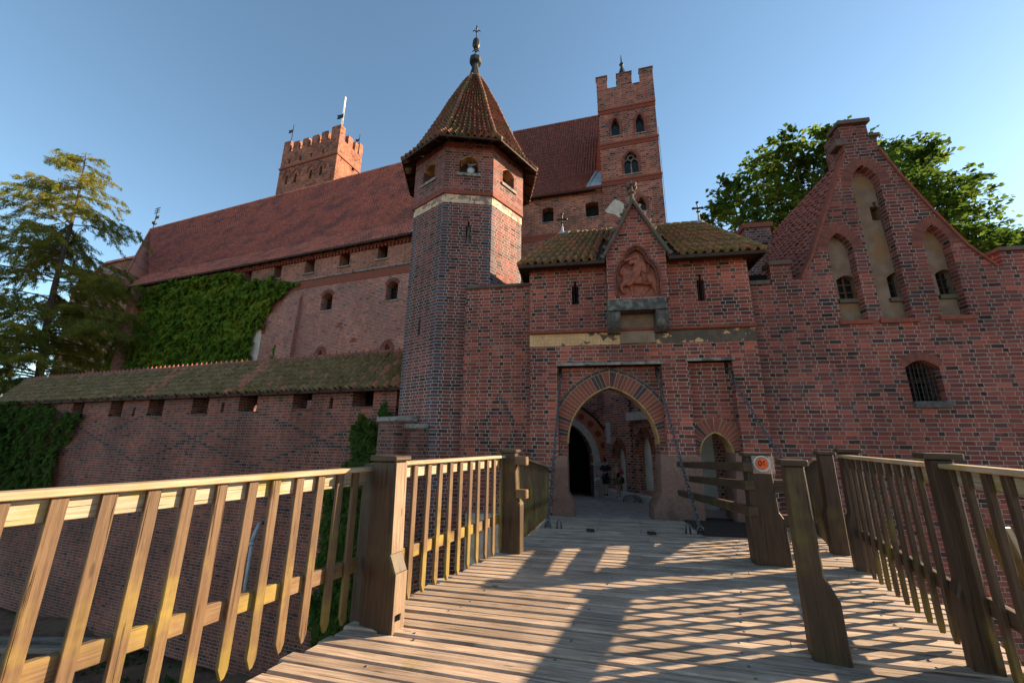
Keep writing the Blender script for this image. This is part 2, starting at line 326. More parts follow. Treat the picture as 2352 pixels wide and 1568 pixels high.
def leafmat(name, c1, c2, c3, tr=.35):
    t = NT(name); r = t.isl(); p = t.pos()
    col = t.mix(r, c1, c2); col = t.mix(t.mr(t.noise(p, .5, 3), .45, .65), col, c3)
    d = t.n('BsdfDiffuse', None, Color=col).outputs[0]; tl = t.n('BsdfTranslucent', None, Color=t.val(col, 1.5)).outputs[0]
    mx = t.n('MixShader', None, i0=tr, i1=d, i2=tl).outputs[0]
    t.t.links.new(mx, t.t.nodes['Material Output'].inputs[0]); return t.m
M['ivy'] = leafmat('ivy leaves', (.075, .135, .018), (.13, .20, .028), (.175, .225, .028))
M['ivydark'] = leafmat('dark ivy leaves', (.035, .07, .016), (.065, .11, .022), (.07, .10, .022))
M['maple'] = leafmat('maple leaves', (.032, .062, .011), (.06, .10, .016), (.095, .14, .019), .5)
M['larch'] = leafmat('larch needles', (.11, .13, .028), (.18, .185, .034), (.25, .21, .034), .5)
M['bush'] = leafmat('bush leaves', (.03, .06, .014), (.06, .10, .02), (.05, .09, .02))
def paintmat(name, c, rough=.8): 
    t = NT(name); return t.fin(t.val(c, t.mr(t.noise(t.pos(), 20, 2), .3, .7, .85, 1.1)), rough)
# voussoir bricks coloured brick by brick
tv = NT('arch bricks'); rv = tv.isl()
M['vous'] = tv.fin(tv.val(tv.ramp(rv, [(0, (.2, .055, .034)), (.4, (.28, .075, .04)), (.78, (.19, .055, .036)), (.86, (.075, .04, .036)), (1, (.06, .038, .035))]), tv.mr(tv.noise(tv.pos(), 22, 3), .3, .7, .8, 1.15)), .85)
tv = NT('light arch bricks'); rv = tv.isl()
M['vousr'] = tv.fin(tv.val(tv.ramp(rv, [(0, (.15, .05, .036)), (.6, (.21, .066, .042)), (1, (.11, .045, .038))]), tv.mr(tv.noise(tv.pos(), 22, 3), .3, .7, .8, 1.15)), .85)
M['mortar'] = simple('mortar', (.30, .235, .185), (.38, .30, .24), 12, .9, .004)
# ------------------------------------------------------------------ shape makers
def pointed(a, b, zs, za, n=10):
    h = (b-a)/2; rise = max(za-zs, h*1.001); Rr = (h*h+rise*rise)/(2*h); th = math.atan2(rise, Rr-h)
    lft = [(a+Rr-Rr*math.cos(th*k/n), zs+Rr*math.sin(th*k/n)*(za-zs)/rise) for k in range(n+1)]
    return lft + [(a+b-p[0], p[1]) for p in lft[::-1][1:]]
def segm(a, b, zs, za, n=8): return [(a+(b-a)*k/n, zs+(za-zs)*math.sin(math.pi*k/n)) for k in range(n+1)]
def openw(a, b, z0, zs, za, kind=pointed): return [(b, z0)] + [(a, z0)] + kind(a, b, zs, za)     # ccw-ish loop
def resample(path, n):
    L = [0]
    for i in range(1, len(path)): L.append(L[-1]+math.dist(path[i-1], path[i]))
    out = []
    for k in range(n+1):
        t = L[-1]*k/n; j = max(i for i in range(len(L)) if L[i] <= t+1e-9); j = min(j, len(path)-2)
        f = (t-L[j])/max(1e-9, L[j+1]-L[j]); out.append((path[j][0]+(path[j+1][0]-path[j][0])*f, path[j][1]+(path[j+1][1]-path[j][1])*f))
    return out
def ring(mb, fr, path, th, n, d0, depth=.08, gap=.1, rows=1, off=0.):
    P = resample(path, n)
    def nor(i):
        a, b = P[max(0, i-1)], P[min(n, i+1)]; dx, dz = b[0]-a[0], b[1]-a[1]; l = math.hypot(dx, dz); return (-dz/l, dx/l)
    for k in range(n):
        na, nb = nor(k), nor(k+1)
        for j in range(rows):
            t0, t1 = off+th*j/rows+.006, off+th*(j+1)/rows-.006
            def q(i, nn, t, f):
                a, b = P[k], P[k+1]; x = a[0]+(b[0]-a[0])*f, a[1]+(b[1]-a[1])*f
                m_ = (na[0]+(nb[0]-na[0])*f, na[1]+(nb[1]-na[1])*f); return (x[0]+m_[0]*t, x[1]+m_[1]*t)
            c = [q(0, 0, t0, gap/2), q(0, 0, t0, 1-gap/2), q(0, 0, t1, 1-gap/2), q(0, 0, t1, gap/2)]
            if rows > 1 and random.random() < .35 and j == 0: pass
            mb.prism(c[::-1], (), d0, d0+depth, 0, fr)
def offpath(path, th):
    out = []
    for i in range(len(path)):
        a, b = path[max(0, i-1)], path[min(len(path)-1, i+1)]; dx, dz = b[0]-a[0], b[1]-a[1]; l = math.hypot(dx, dz)
        out.append((path[i][0]-dz/l*th, path[i][1]+dx/l*th))
    return out
def tiles(mb, A, B, C, D, ncol, nrow, amp, thick, seg=6, jit=.25, clip=None, colmat=None):
    """Interlocked round tiles on the patch A-B (eave, left to right) to D-C (ridge)."""
    A, B, C, D = [np.array(p, float) for p in (A, B, C, D)]
    nr = np.cross(B-A, D-A); nr /= np.linalg.norm(nr)
    if nr[2] < 0: nr = -nr
    us = np.linspace(0, 1, seg+1); prof = amp*np.sin(us*2*np.pi+.4)
    for j in range(nrow):
        v0, v1 = j/nrow, (j+1.18)/nrow
        for i in range(ncol):
            dj = (random.random()-.5)*jit/nrow; lift = (random.random()-.5)*thick*.5
            uu = (i+us)/ncol
            mt_ = colmat((i+.5)/ncol, (j+.5)/nrow) if colmat else 0
            def P(u, v): return (A*(1-u)+B*u)*(1-v)+(D*(1-u)+C*u)*v
            if clip and not clip((i+.5)/ncol, (j+.5)/nrow): continue
            lo = [P(u, max(v0+dj, -.02))+nr*(h+thick+lift) for u, h in zip(uu, prof)]
            hi = [P(u, min(v1, 1.0))+nr*(h-.2*thick+lift) for u, h in zip(uu, prof)]
            lp = [P(u, max(v0+dj, -.02))+nr*(h-.3*thick+lift) for u, h in zip(uu, prof)]
            n = len(mb.v); mb.v += [Vector(p) for p in lp+lo+hi]; s1 = seg+1
            for k in range(seg):
                for b in (0, s1):
                    mb.f.append([n+b+k, n+b+k+1, n+b+s1+k+1, n+b+s1+k]); mb.uv.append(None); mb.mi.append(mt_)
def ridge(mb, p0, p1, r, n):
    p0, p1 = Vector(p0), Vector(p1)
    for k in range(n):
        a, b = p0.lerp(p1, k/n), p0.lerp(p1, (k+1.1)/n); mb.tube([a, b], [r*1.08, r*.94], 8)
def inside(p, poly):
    x, y = p; c = False; j = len(poly)-1
    for i in range(len(poly)):
        if (poly[i][1] > y) != (poly[j][1] > y) and x < (poly[j][0]-poly[i][0])*(y-poly[i][1])/(poly[j][1]-poly[i][1])+poly[i][0]: c = not c
        j = i
    return c
def leaf_mesh(name, mat, P, X, Y, size, parent=None):
    """Kite leaves: centres P, long axis Y, cross axis X (unit arrays)."""
    P, X, Y = np.asarray(P), np.asarray(X), np.asarray(Y); n = len(P); s = np.asarray(size).reshape(-1, 1)
    N = np.cross(X, Y)
    V = np.stack([P-Y*s*.5, P+X*s*.42+N*s*.12-Y*s*.05, P+Y*s*.6, P-X*s*.42+N*s*.12-Y*s*.05], 1).reshape(-1, 3)
    me = bpy.data.meshes.new(name); F = np.arange(n*4).reshape(-1, 4)
    me.from_pydata(V.tolist(), [], F.tolist()); me.materials.append(mat); me.update(); return link(name, me, parent)
def unit(a): return a/np.linalg.norm(a, axis=1, keepdims=True)
def ivy(name, fr, poly, n, size, bulge, mat, label, cat='ivy', dens=None, group=None):
    xs = [p[0] for p in poly]; zs = [p[1] for p in poly]; P = []; S = []; NN = []
    ud, dd = np.array(fr.u), np.array(fr.dn)
    while len(P) < n:
        s, z = random.uniform(min(xs), max(xs)), random.uniform(min(zs), max(zs))
        js, jz = s+noise.noise((s*.9, z*.9, 1))*bulge*1.3, z+noise.noise((s*.9, z*.9, 9))*bulge*1.3
        if not inside((js, jz), poly): continue
        if dens and random.random() > dens(s, z): continue
        b = bulge*(.5+1.0*noise.noise((s*1.1, z*1.3, 5))+.6*noise.noise((s*3, z*3, 2)))
        d = -max(.03, b+random.random()*bulge*.5)
        P.append(fr.pt(s, z, d)); S.append(size*random.uniform(.4, 1.5))
        NN.append(-dd+np.array([random.gauss(0, .5), random.gauss(0, .5), random.gauss(.45, .4)]))
    NN = unit(np.array(NN)); dn = np.array([0, 0, -1.])+np.random.normal(0, .45, (n, 3)); X = unit(np.cross(dn, NN)); Y = np.cross(NN, X)
    return tag(leaf_mesh(name, mat, [tuple(p) for p in P], X, Y, S), label, cat, group)
def skin_mesh(J, E, sub=2):
    """J: name -> (pos, radius or (rx, ry)); E: list of joint pairs. Returns one evaluated smooth mesh."""
    names = list(J); me = bpy.data.meshes.new('tmp'); me.from_pydata([J[n][0] for n in names], [(names.index(a), names.index(b)) for a, b in E], [])
    o = bpy.data.objects.new('tmp', me); SC.collection.objects.link(o); sm = o.modifiers.new('s', 'SKIN'); sm.use_smooth_shade = True
    for i, n in enumerate(names):
        r = J[n][1]; me.skin_vertices[0].data[i].radius = r if isinstance(r, tuple) else (r, r)
    me.skin_vertices[0].data[0].use_root = True
    s = o.modifiers.new('d', 'SUBSURF'); s.levels = sub; s.render_levels = sub
    dg = bpy.context.evaluated_depsgraph_get(); r = bpy.data.meshes.new_from_object(o.evaluated_get(dg)); bpy.data.objects.remove(o); return r
def put(name, me, mat, parent, f=None):
    if f:
        for v in me.vertices: v.co = f(v.co)
    me.materials.clear(); me.materials.append(mat); me.polygons.foreach_set('use_smooth', [True]*len(me.polygons)); me.update(); return link(name, me, parent)
def conv(x0, y0, sc): return lambda x, y: ((x0+x/sc)*.5742, (y0+y/sc)*.5742)
# ================================================================== THE SETTING
DECK = -1.6; THR = -2.1
c4 = conv(2000, 700, 1.96); c5 = conv(2750, 450, 1.742); cg = conv(2150, 1400, 1.96); ct = conv(2050, 200, 2.24)
ck = conv(3400, 1300, 2.613); cw = conv(0, 1300, 1.47); cpal = conv(1000, 850, 2.613); co3 = conv(1550, 80, 2.24); cd = conv(900, 300, 2.24); co6 = conv(1600, 700, 3.136)
b = MB()
def gzz(x, y): return -8.6+(.9*noise.noise((x*.13, y*.13, 3))+.35*noise.noise((x*.5, y*.5, 7))+.12*noise.noise((x*1.7, y*1.7, 1)))*max(0, min(1, (40-abs(x+8))/12))*max(0, min(1, (34-abs(y-8))/10))
xs = [-900, -300]+[-48+.6*i for i in range(134)]+[300, 900]; ys = [-400, -100]+[-26+.6*i for i in range(114)]+[300, 1200]
b.v = [Vector((x, y, gzz(x, y))) for y in ys for x in xs]; nx_ = len(xs)
for j in range(len(ys)-1):
    for i in range(nx_-1): b.f.append([j*nx_+i, j*nx_+i+1, (j+1)*nx_+i+1, (j+1)*nx_+i]); b.uv.append(None); b.mi.append(0)
tag(b.build('moat_ground', M['soil'], None, True), kind='structure')
P_, X_, Y_, S_ = [], [], [], []
for _ in range(9000):
    x, y = random.uniform(-18, 0), random.uniform(2, 20)
    if noise.noise((x*.35, y*.35, 4))+.5*noise.noise((x*1.3, y*1.3, 8)) < .22: continue
    P_.append((x, y, gzz(x, y)+random.random()*.12)); a_ = random.random()*6.28; X_.append((math.cos(a_), math.sin(a_), 0)); Y_.append((-math.sin(a_)*.4, math.cos(a_)*.4, .9)); S_.append(random.uniform(.08, .24))
tag(leaf_mesh('weeds', M['bush'], P_, X_, Y_, S_), 'patchy low weeds growing on the brown moat floor', 'weeds', kind='stuff')
G = Frame((3.1, 12.0), -80); g = G.px
b = MB(); A0, A1, A2, A3 = G.pt(-4.5, THR-.015, -.012), G.pt(6, THR-.015, -.012), G.pt(8, THR-.9, 14), G.pt(-8.6, THR-.9, 14)
b.solid([A0, A1, A2, A3] + [Vector((p.x, p.y, -8.6)) for p in (A0, A1, A2, A3)], [[0, 1, 2, 3], [0, 4, 5, 1], [1, 5, 6, 2], [2, 6, 7, 3], [3, 7, 4, 0]])
tag(b.build('courtyard_paving', M['cobble']), kind='structure')

# ------------------------------------------------------------------ gatehouse
gate = thing('gatehouse', G.pt(0, -8.6), 'red brick gatehouse with pointed archway, knight relief and mossy tiled roof', 'gatehouse')
sL, sR = g(1217, 900)[0], g(1746, 830)[0]
r1a, r1b, r1t = g(1281, 940)[0], g(1527, 940)[0], g(1400, 839)[1]
r2a, r2b, r2t = g(1587, 910)[0], g(1692, 910)[0], g(1630, 829)[1]
zband0, zband1 = g(1480, 780)[1], g(1480, 759)[1]
ztop = g(1470, 592, -.45)[1]+.12
b = MB(G)
b.prism([(sL, -8.6), (r1a, -8.6), (r1a, r1t), (r1b, r1t), (r1b, -8.6), (r2a, -8.6), (r2a, r2t), (r2b, r2t), (r2b, -8.6), (sR, -8.6), (sR, zband1), (sL, zband1)], (), 0, .25)
b.build('lower_wall', M['gate'], gate)
za_, zs_ = g(1406, 887, .25)[1], g(1303, 1018, .25)[1]; aL, aR = g(1304, 1050, .25)[0], g(1518, 1050, .25)[0]
zb_, zsb = g(1640, 991, .25)[1], g(1608, 1040, .25)[1]; bL, bR = g(1609, 1050, .25)[0], g(1688, 1050, .25)[0]
arch1, arch2 = pointed(aL, aR, zs_, za_, 14), pointed(bL, bR, zsb, zb_, 10)
b = MB(G)
b.prism([(sL, -8.6), (aL, -8.6)] + arch1 + [(aR, -8.6), (bL, -8.6)] + arch2 + [(bR, -8.6), (sR, -8.6), (sR, zband1-.05), (sL, zband1-.05)], (), .253, .85)
b.build('recessed_wall', M['gate'], gate)
for path, nm in ((arch1, 'a'), (arch2, 'b')):           # ochre soffit lining of each arch
    b = MB(G); inn = offpath(path, -.035)
    for i in range(len(path)-1): b.prism([inn[i], inn[i+1], path[i+1], path[i]], (), .235, .84)
    b.build('arch_soffit', M['soffit'], gate)
b = MB(G); ring(b, G, arch1, .47, 46, .24, .1, .14); b.build('arch_brickwork', M['vous'], gate)
b = MB(G); ring(b, G, offpath(arch1, .48), .10, 22, .238, .1, .06); b.build('arch_hood', simple('dark header bricks', (.05, .037, .036), (.085, .05, .045), 5), gate)
b = MB(G); ring(b, G, arch2, .42, 20, .24, .1, .14); b.build('arch_brickwork', M['vous'], gate)
for path, th in ((arch1, .58), (arch2, .42)):
    b = MB(G); o_ = offpath(path, th)
    for i in range(len(path)-1): b.prism([path[i], path[i+1], o_[i+1], o_[i]], (), .2475, .26)
    b.build('arch_mortar', M['mortar'], gate)
# upper storey with slits
def slit(x, y0, y1, wd, d=-.05):
    s0, z0 = g(x, y1, d); z1 = g(x, y0, d)[1]; return [(s0-wd/2, z0), (s0+wd/2, z0), (s0+wd/2, z1), (s0+wd*.15, z1), (s0+wd*.15, z1+.18), (s0-wd*.15, z1+.18), (s0-wd*.15, z1), (s0-wd/2, z1)]
slA, slB = slit(1322, 658, 699, .22), slit(1613, 643, 691, .22)
b = MB(G); b.prism([(sL, zband1), (sR, zband1), (sR, ztop), (sL, ztop)], [slA, slB], -.06, .5); up = b.build('upper_wall', M['gate'], gate)
for q in (slA, slB):
    b = MB(G); s0 = (q[0][0]+q[1][0])/2
    for k in (-.03, .045): b.tube([G.pt(s0+k, q[0][1], .06), G.pt(s0+k*1.5, (q[0][1]+q[2][1])/2, .03), G.pt(s0+k*.8, q[2][1], .06)], .011, 6)
    b.build('window_bar', M['iron'], gate)
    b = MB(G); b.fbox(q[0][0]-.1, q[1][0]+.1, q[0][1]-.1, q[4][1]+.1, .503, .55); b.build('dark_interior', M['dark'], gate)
# sides, back and passage ceiling
for s0, s1 in ((sL, sL+.5), (sR-.5, sR)):
    b = MB(G); b.fbox(s0, s1, zband1-.05, ztop, .553, 1.9); b.build('side_wall', M['plain'], gate)
b = MB(G); b.fbox(sL, sR, za_+.35, ztop-.1, 1.903, 2.2); b.build('rear_wall', M['plain'], gate)
b = MB(G); b.fbox(sL, sR, za_+.4, za_+.6, .86, 1.9); b.build('ceiling', M['palecourt'], gate)
b = MB(G); b.fbox(sL, aL-.02, -8.6, za_+.4, .853, 1.9); b.build('passage_wall', M['court'], gate)
b = MB(G); b.fbox(bR+.3, sR, -8.6, za_+.4, .853, 1.9); b.build('passage_wall', M['court'], gate)
# moulding and frieze band
b = MB(G); b.tube([G.pt(sL-.01, zband1+.03, -.07), G.pt(sR+.01, zband1+.03, -.07)], .05, 10); b.build('string_moulding', M['redmould'], gate, True)
M['friezeg'] = frieze('gate frieze', sL+.8, sR-2.2, (.085, .062, .045))
b = MB(G); b.fbox(sL-.004, sR+.004, zband0-.12, zband1-.02, -.012, .02); b.build('plaster_frieze', M['friezeg'], gate)
# stone lintels over the recesses
for a, c, z, nm in ((r1a, r1b, r1t, 1), (r2a, r2b, r2t, 2)):
    b = MB(G); b.fbox(a-.03, c+.05, z, z+.09, -.10, .26); b.build('stone_lintel', M['stone'], gate, bevel=.012)
# chain slots
for a, z in ((r1a+.05, r1t), (r1b-.14, r1t), (r2b-.14, r2t)):
    b = MB(G); b.fbox(a, a+.09, z-.34, z-.02, .235, .3); b.build('chain_slot', M['dark'], gate)
# granite jambs with flared feet
def jamb(pts, d0, d1):
    b = MB(G); b.prism([g(x, y, d0) for x, y in pts], (), d0, d1); b.build('granite_jamb', M['granite'], gate, bevel=.015)
jamb([(1275, 1046), (1303.5, 1046), (1305, 1132), (1323, 1166), (1323, 1196), (1268, 1196)], -.03, .86)
jamb([(1517.5, 1046), (1612, 1048), (1622, 1200), (1503, 1200), (1503, 1166), (1520, 1132)], -.06, .86)
jamb([(1690, 1040), (1712, 1040), (1720, 1200), (1694, 1200)], -.03, .86)
# oriel with the knight relief
DB = -.38
bl, br = g(1395, 650, DB)[0], g(1535, 650, DB)[0]; bz0 = g(1465, 688, DB)[1]; bsh = g(1463, 577, DB)[1]; bap = g(1458, 470, DB)[1]
nx = [c4(*p) for p in ((918, 950), (912, 800), (918, 735), (940, 690), (978, 662), (985, 620), (1010, 585), (1065, 558), (1118, 582), (1148, 615), (1160, 655), (1200, 685), (1235, 735), (1250, 800), (1258, 945))]
npts = [g(x, y, DB) for x, y in nx]; npts = [(p[0], max(p[1], bz0+.02)) for p in npts]
nmid = (bl+br)/2; gp = [(bl, bz0), (br, bz0), (br, bsh), (nmid+.02, bap), (bl, bsh)]
b = MB(G); b.prism(gp, [npts[::-1]], DB, DB+.26); bay = b.build('relief_bay', M['gate'], gate)
b = MB(G); b.prism([(p[0]+(.02 if p[0] < nmid else -.02), p[1]-(.05 if p[1] > bsh+.1 else 0)) for p in gp], (), DB+.262, 1.5); b.build('relief_bay_core', M['plain'], gate)
b = MB(G); b.prism([p for p in npts], (), DB+.20, DB+.258); b.build('relief_panel', M['terra'], gate)
b = MB(G); ring(b, G, npts, .07, 44, DB-.03, .2, .06); b.build('niche_moulding', M['vousr'], gate)
b = MB(G); ring(b, G, offpath(npts, -.075), .07, 44, DB+.05, .2, .06); b.build('niche_moulding', M['vousr'], gate)
# gable copings, crockets and finial
for sgn in (-1, 1):
    e = bl if sgn < 0 else br
    p0, p1 = G.pt(e-sgn*.03+sgn*.10, bsh-.12, DB+.02), G.pt(nmid+.02, bap+.1, DB+.02)
    b = MB(); b.beam(p0, p1, .34, .10, up=G.u*sgn+Vector((0, 0, .6)))
    q0 = G.pt(e+sgn*.16, bsh-.2, DB+.02); b.beam(q0, p0, .34, .13, up=G.u*sgn*.3+Vector((0, 0, 1)))
    b.build('gable_coping', M['coping'], gate, bevel=.015)
    b = MB()
    for k in range(6):
        c = p0.lerp(p1, .12+.15*k)+Vector((0, 0, .10))+G.u*sgn*.06
        b.lathe(c, [(.02, -.06), (.06, -.02), (.075, .03), (.03, .07)], 7); b.lathe(c+G.u*sgn*.05+Vector((0, 0, .03)), [(.02, -.03), (.045, .0), (.02, .04)], 6)
    b.build('crocket', M['coping'], gate, True)
b = MB(); c = G.pt(nmid+.02, bap+.1, DB+.03)
b.lathe(c, [(.09, -.1), (.10, .1), (.07, .14), (.07, .3), (.13, .34), (.13, .38), (.07, .42), (.06, .6), (.10, .66), (.07, .74), (.02, .8)], 8)
for k in range(4):
    a = k*math.pi/2+.4; b.lathe(c+Vector((math.cos(a)*.15, math.sin(a)*.15, .6)), [(.02, -.08), (.075, -.02), (.08, .05), (.02, .1)], 6)
b.build('finial', M['coping'], gate)
# sill slab and corbels
sl0, sl1 = g(1396, 700, -.55)[0], g(1533, 700, -.55)[0]; sz0, sz1 = g(1465, 711, -.55)[1], g(1465, 686, -.55)[1]
b = MB(G); b.fbox(sl0, sl1, sz0, sz1, -.55, .1); b.build('relief_sill', M['sill'], gate, bevel=.02)
for a, c in ((sl0-.02, sl0+.36), (sl1-.33, sl1+.05)):
    b = MB(); fr2 = Frame(G.pt(a, 0, 0)[:2], -80)
    pr = [(0, -1.0), (-.18, -.98), (-.36, -.78), (-.45, -.5), (-.5, -.18), (-.5, 0), (.1, 0), (.1, -1)]
    P = [G.pt(a, sz0-.003+z*.62, d) for d, z in pr]+[G.pt(c, sz0-.003+z*.62, d) for d, z in pr]; nn = len(pr)
    b.solid(P, [list(range(nn)), list(range(nn, 2*nn))[::-1]]+[[i, i+nn, (i+1) % nn+nn, (i+1) % nn] for i in range(nn)])
    b.build('corbel', M['sill'], gate, bevel=.012, recalc=True)
b = MB(G); b.fbox(sl0+.37, sl1-.34, zband0-.11, sz0+.0, -.068, -.02); b.build('plaster_panel', M['plaster'], gate)
# the mounted knight in relief
def rp(x, y, d=0.): q = c4(x, y); s_, z_ = g(q[0], q[1], DB+.12); return G.pt(s_, z_, DB+.14+d)
k = .0047
J = {'barrel': (rp(1090, 822), 50*k), 'rump': (rp(1185, 808), 50*k), 'chest': (rp(1015, 805), 46*k), 'neck': (rp(975, 765), 34*k), 'poll': (rp(950, 722), 25*k), 'head': (rp(945, 752, -.04), 20*k), 'muz': (rp(957, 785, -.04), 14*k),
     'f1': (rp(985, 845, -.06), 24*k), 'f2': (rp(948, 872, -.06), 15*k), 'f3': (rp(958, 905, -.06), 11*k), 'f4': (rp(985, 928, -.06), 12*k),
     'g1': (rp(1022, 850, .02), 24*k), 'g2': (rp(1036, 895, .02), 14*k), 'g3': (rp(1042, 930, .02), 10*k), 'g4': (rp(1048, 950), 14*k),
     'h1': (rp(1168, 850, .02), 30*k), 'h2': (rp(1160, 888, .02), 15*k), 'h3': (rp(1132, 918, .02), 11*k), 'h4': (rp(1122, 944), 14*k),
     'i1': (rp(1208, 848, -.06), 30*k), 'i2': (rp(1222, 890, -.06), 15*k), 'i3': (rp(1236, 920, -.06), 11*k), 'i4': (rp(1238, 945, -.06), 14*k),
     't1': (rp(1222, 785), 12*k), 't2': (rp(1240, 830), 14*k), 't3': (rp(1240, 890), 10*k)}
E_ = [('barrel', 'rump'), ('barrel', 'chest'), ('chest', 'neck'), ('neck', 'poll'), ('poll', 'head'), ('head', 'muz'), ('chest', 'f1'), ('f1', 'f2'), ('f2', 'f3'), ('f3', 'f4'), ('chest', 'g1'), ('g1', 'g2'), ('g2', 'g3'), ('g3', 'g4'),
      ('rump', 'h1'), ('h1', 'h2'), ('h2', 'h3'), ('h3', 'h4'), ('rump', 'i1'), ('i1', 'i2'), ('i2', 'i3'), ('i3', 'i4'), ('rump', 't1'), ('t1', 't2'), ('t2', 't3')]
def flat(v, f=.75):
    s_, d_, z_ = G.loc(v); return G.pt(s_, z_, DB+.19+(d_-DB-.14)*f)
rel = put('horse_relief', skin_mesh(J, E_), M['terra'], gate, flat)
J = {'hip': (rp(1078, 765, -.1), 34*k), 'waist': (rp(1080, 730, -.1), 28*k), 'chest': (rp(1080, 690, -.1), 33*k), 'neck': (rp(1073, 652, -.1), 16*k), 'head': (rp(1070, 628, -.12), 24*k),
     'sh': (rp(1048, 680, -.15), 18*k), 'el': (rp(1012, 705, -.18), 14*k), 'ha': (rp(1030, 675, -.2), 11*k), 'sh2': (rp(1110, 685, -.12), 18*k), 'el2': (rp(1130, 730, -.14), 14*k),
     'th': (rp(1062, 790, -.2), 26*k), 'kn': (rp(1042, 828, -.2), 19*k), 'an': (rp(1022, 862, -.2), 12*k), 'to': (rp(990, 872, -.2), 10*k)}
E_ = [('hip', 'waist'), ('waist', 'chest'), ('chest', 'neck'), ('neck', 'head'), ('chest', 'sh'), ('sh', 'el'), ('el', 'ha'), ('chest', 'sh2'), ('sh2', 'el2'), ('hip', 'th'), ('th', 'kn'), ('kn', 'an'), ('an', 'to')]
put('rider_relief', skin_mesh(J, E_), M['terra'], gate, lambda v: flat(v, .8))
b = MB(G); P = [g(*c4(x, y), DB) for x, y in ((1062, 672), (1100, 664), (1135, 690), (1148, 730), (1145, 772), (1110, 755), (1075, 725))]
b.prism(P[::-1], (), DB-.01, DB+.14); b.build('shield', M['terra'], gate, bevel=.02)
b = MB(); b.beam(rp(972, 684, -.13), rp(1062, 656, -.13), .05, .06); b.beam(rp(1108, 775, -.13), rp(1136, 846, -.13), .05, .05); b.beam(rp(1182, 655, .0), rp(1150, 765, .0), .025, .03); b.beam(rp(958, 790, -.05), rp(1050, 770, -.1), .02, .03); b.build('sword', M['terra'], gate)
# hipped tile roof
RD = 1.2
eL, eR = g(1192, 603, -.5), g(1757, 572, -.5); ez = (eL[1]+eR[1])/2-.02
rL, rR = g(1292, 540, RD), g(1606, 508, RD); rz = (rL[1]+rR[1])/2
A, B_ = G.pt(eL[0], ez, -.5), G.pt(eR[0], ez, -.5); C, D = G.pt(rR[0], rz, RD), G.pt(rL[0], rz, RD)
A2, B2 = G.pt(eL[0], ez, 2*RD+.4), G.pt(eR[0], ez, 2*RD+.4)
b = MB(); 
def baycut(u, v):
    q = (A*(1-u)+B_*u)*(1-v)+(D*(1-u)+C*u)*v; s_ = G.loc(q)[0]; return not (v < .62 and bl-.22+.45*max(0, v-.25) < s_ < br+.22-.45*max(0, v-.25))
tiles(b, A, B_, C, D, 30, 8, .085, .06, clip=baycut); front = b.build('roof_tiles', M['mosstile'], gate, False, recalc=True)
b = MB(); tiles(b, A2, A, D, D.lerp(A2, .02), 16, 9, .055, .045, 4); tiles(b, B_, B2, C.lerp(B2, .02), C, 16, 9, .055, .045, 4); tiles(b, B2, A2, D, C, 30, 6, .055, .045, 4); b.build('roof_tiles', M['mosstile'], gate, False, recalc=True)
b = MB(); ridge(b, A, D, .09, 8); ridge(b, D, C, .09, 16); ridge(b, B_, C, .09, 9); b.build('ridge_tiles', M['mosstile'], gate, True)
b = MB(); e_ = .06
for p, q in ((A, G.pt(bl-.06, ez, -.5)), (G.pt(br+.06, ez, -.5), B_), (A, A2), (B_, B2)):
    b.beam(p+Vector((0, 0, -.10)), q+Vector((0, 0, -.10)), .06, .1)
dn6, dn10 = Vector((0, 0, -.06)), Vector((0, 0, -.1)); bA, bB = G.pt(bl-.05, ez, -.5), G.pt(br+.05, ez, -.5); tA, tB = D.lerp(C, (G.loc(bA)[0]-rL[0])/(rR[0]-rL[0])), D.lerp(C, (G.loc(bB)[0]-rL[0])/(rR[0]-rL[0])); oA, oB = G.pt(bl-.05, ez, .25), G.pt(br+.05, ez, .25); mA, mB = bA.lerp(tA, .45), bB.lerp(tB, .45)
b.solid([p+dn6 for p in (A, bA, oA, oB, bB, B_, B2, A2)]+[p+dn10 for p in (D, C, tA, tB, mA, mB)], [[0, 1, 2, 3, 4, 5, 6, 7], [0, 1, 10, 8], [4, 5, 9, 11], [12, 13, 11, 10], [6, 7, 8, 9], [0, 8, 7], [5, 6, 9]])
b.build('eaves', M['timber'], gate)
for p in (D, C):
    b = MB(); b.lathe(p+Vector((0, 0, -.02)), [(.26, -.12), (.15, .04), (.05, .12), (.035, .3)], 8); fl = b.build('lead_flashing', M['zinc'], gate)
    b = MB(); t_ = p+Vector((0, 0, .25)); b.tube([t_, t_+Vector((0, 0, .55))], .025, 6)
    for zz, ww in ((.34, .15), (.2, .06)): b.beam(t_+Vector((0, 0, zz))-G.u*ww, t_+Vector((0, 0, zz))+G.u*ww, .05, .05)
    for q in (t_+Vector((0, 0, .57)), t_+Vector((0, 0, .34))-G.u*.15, t_+Vector((0, 0, .34))+G.u*.15): b.lathe(q, [(.01, -.05), (.055, -.02), (.055, .02), (.01, .05)], 6)
    b.build('roof_cross', M['iron'], gate)

# ------------------------------------------------------------------ screen wall between gatehouse and turret
Sf = Frame(G.pt(0, 0, .45)[:2], -80)
a0, zc = Sf.px(1064, 850)[0], Sf.px(1140, 662)[1]
rc = Sf.px(*conv(1500, 1300, 1.96)(975, 815))
M['screen'] = brick('screen brick', RED, ph=.22, ps=.03, white=.35, rhomb=(rc[0], rc[1], .62, 1.25))
scr = thing('screen_wall', Sf.pt(a0, -8.6), 'narrow brick wall with dark diamond pattern between gatehouse and turret', 'wall')
b = MB(Sf); b.fbox(a0, sL-.004, -8.6, zc, 0, .7); b.build('brickwork', M['screen'], scr)
b = MB(Sf); b.fbox(a0-.05, sL-.01, zc, zc+.13, -.07, .72); b.build('coping', M['coping'], scr, bevel=.03)

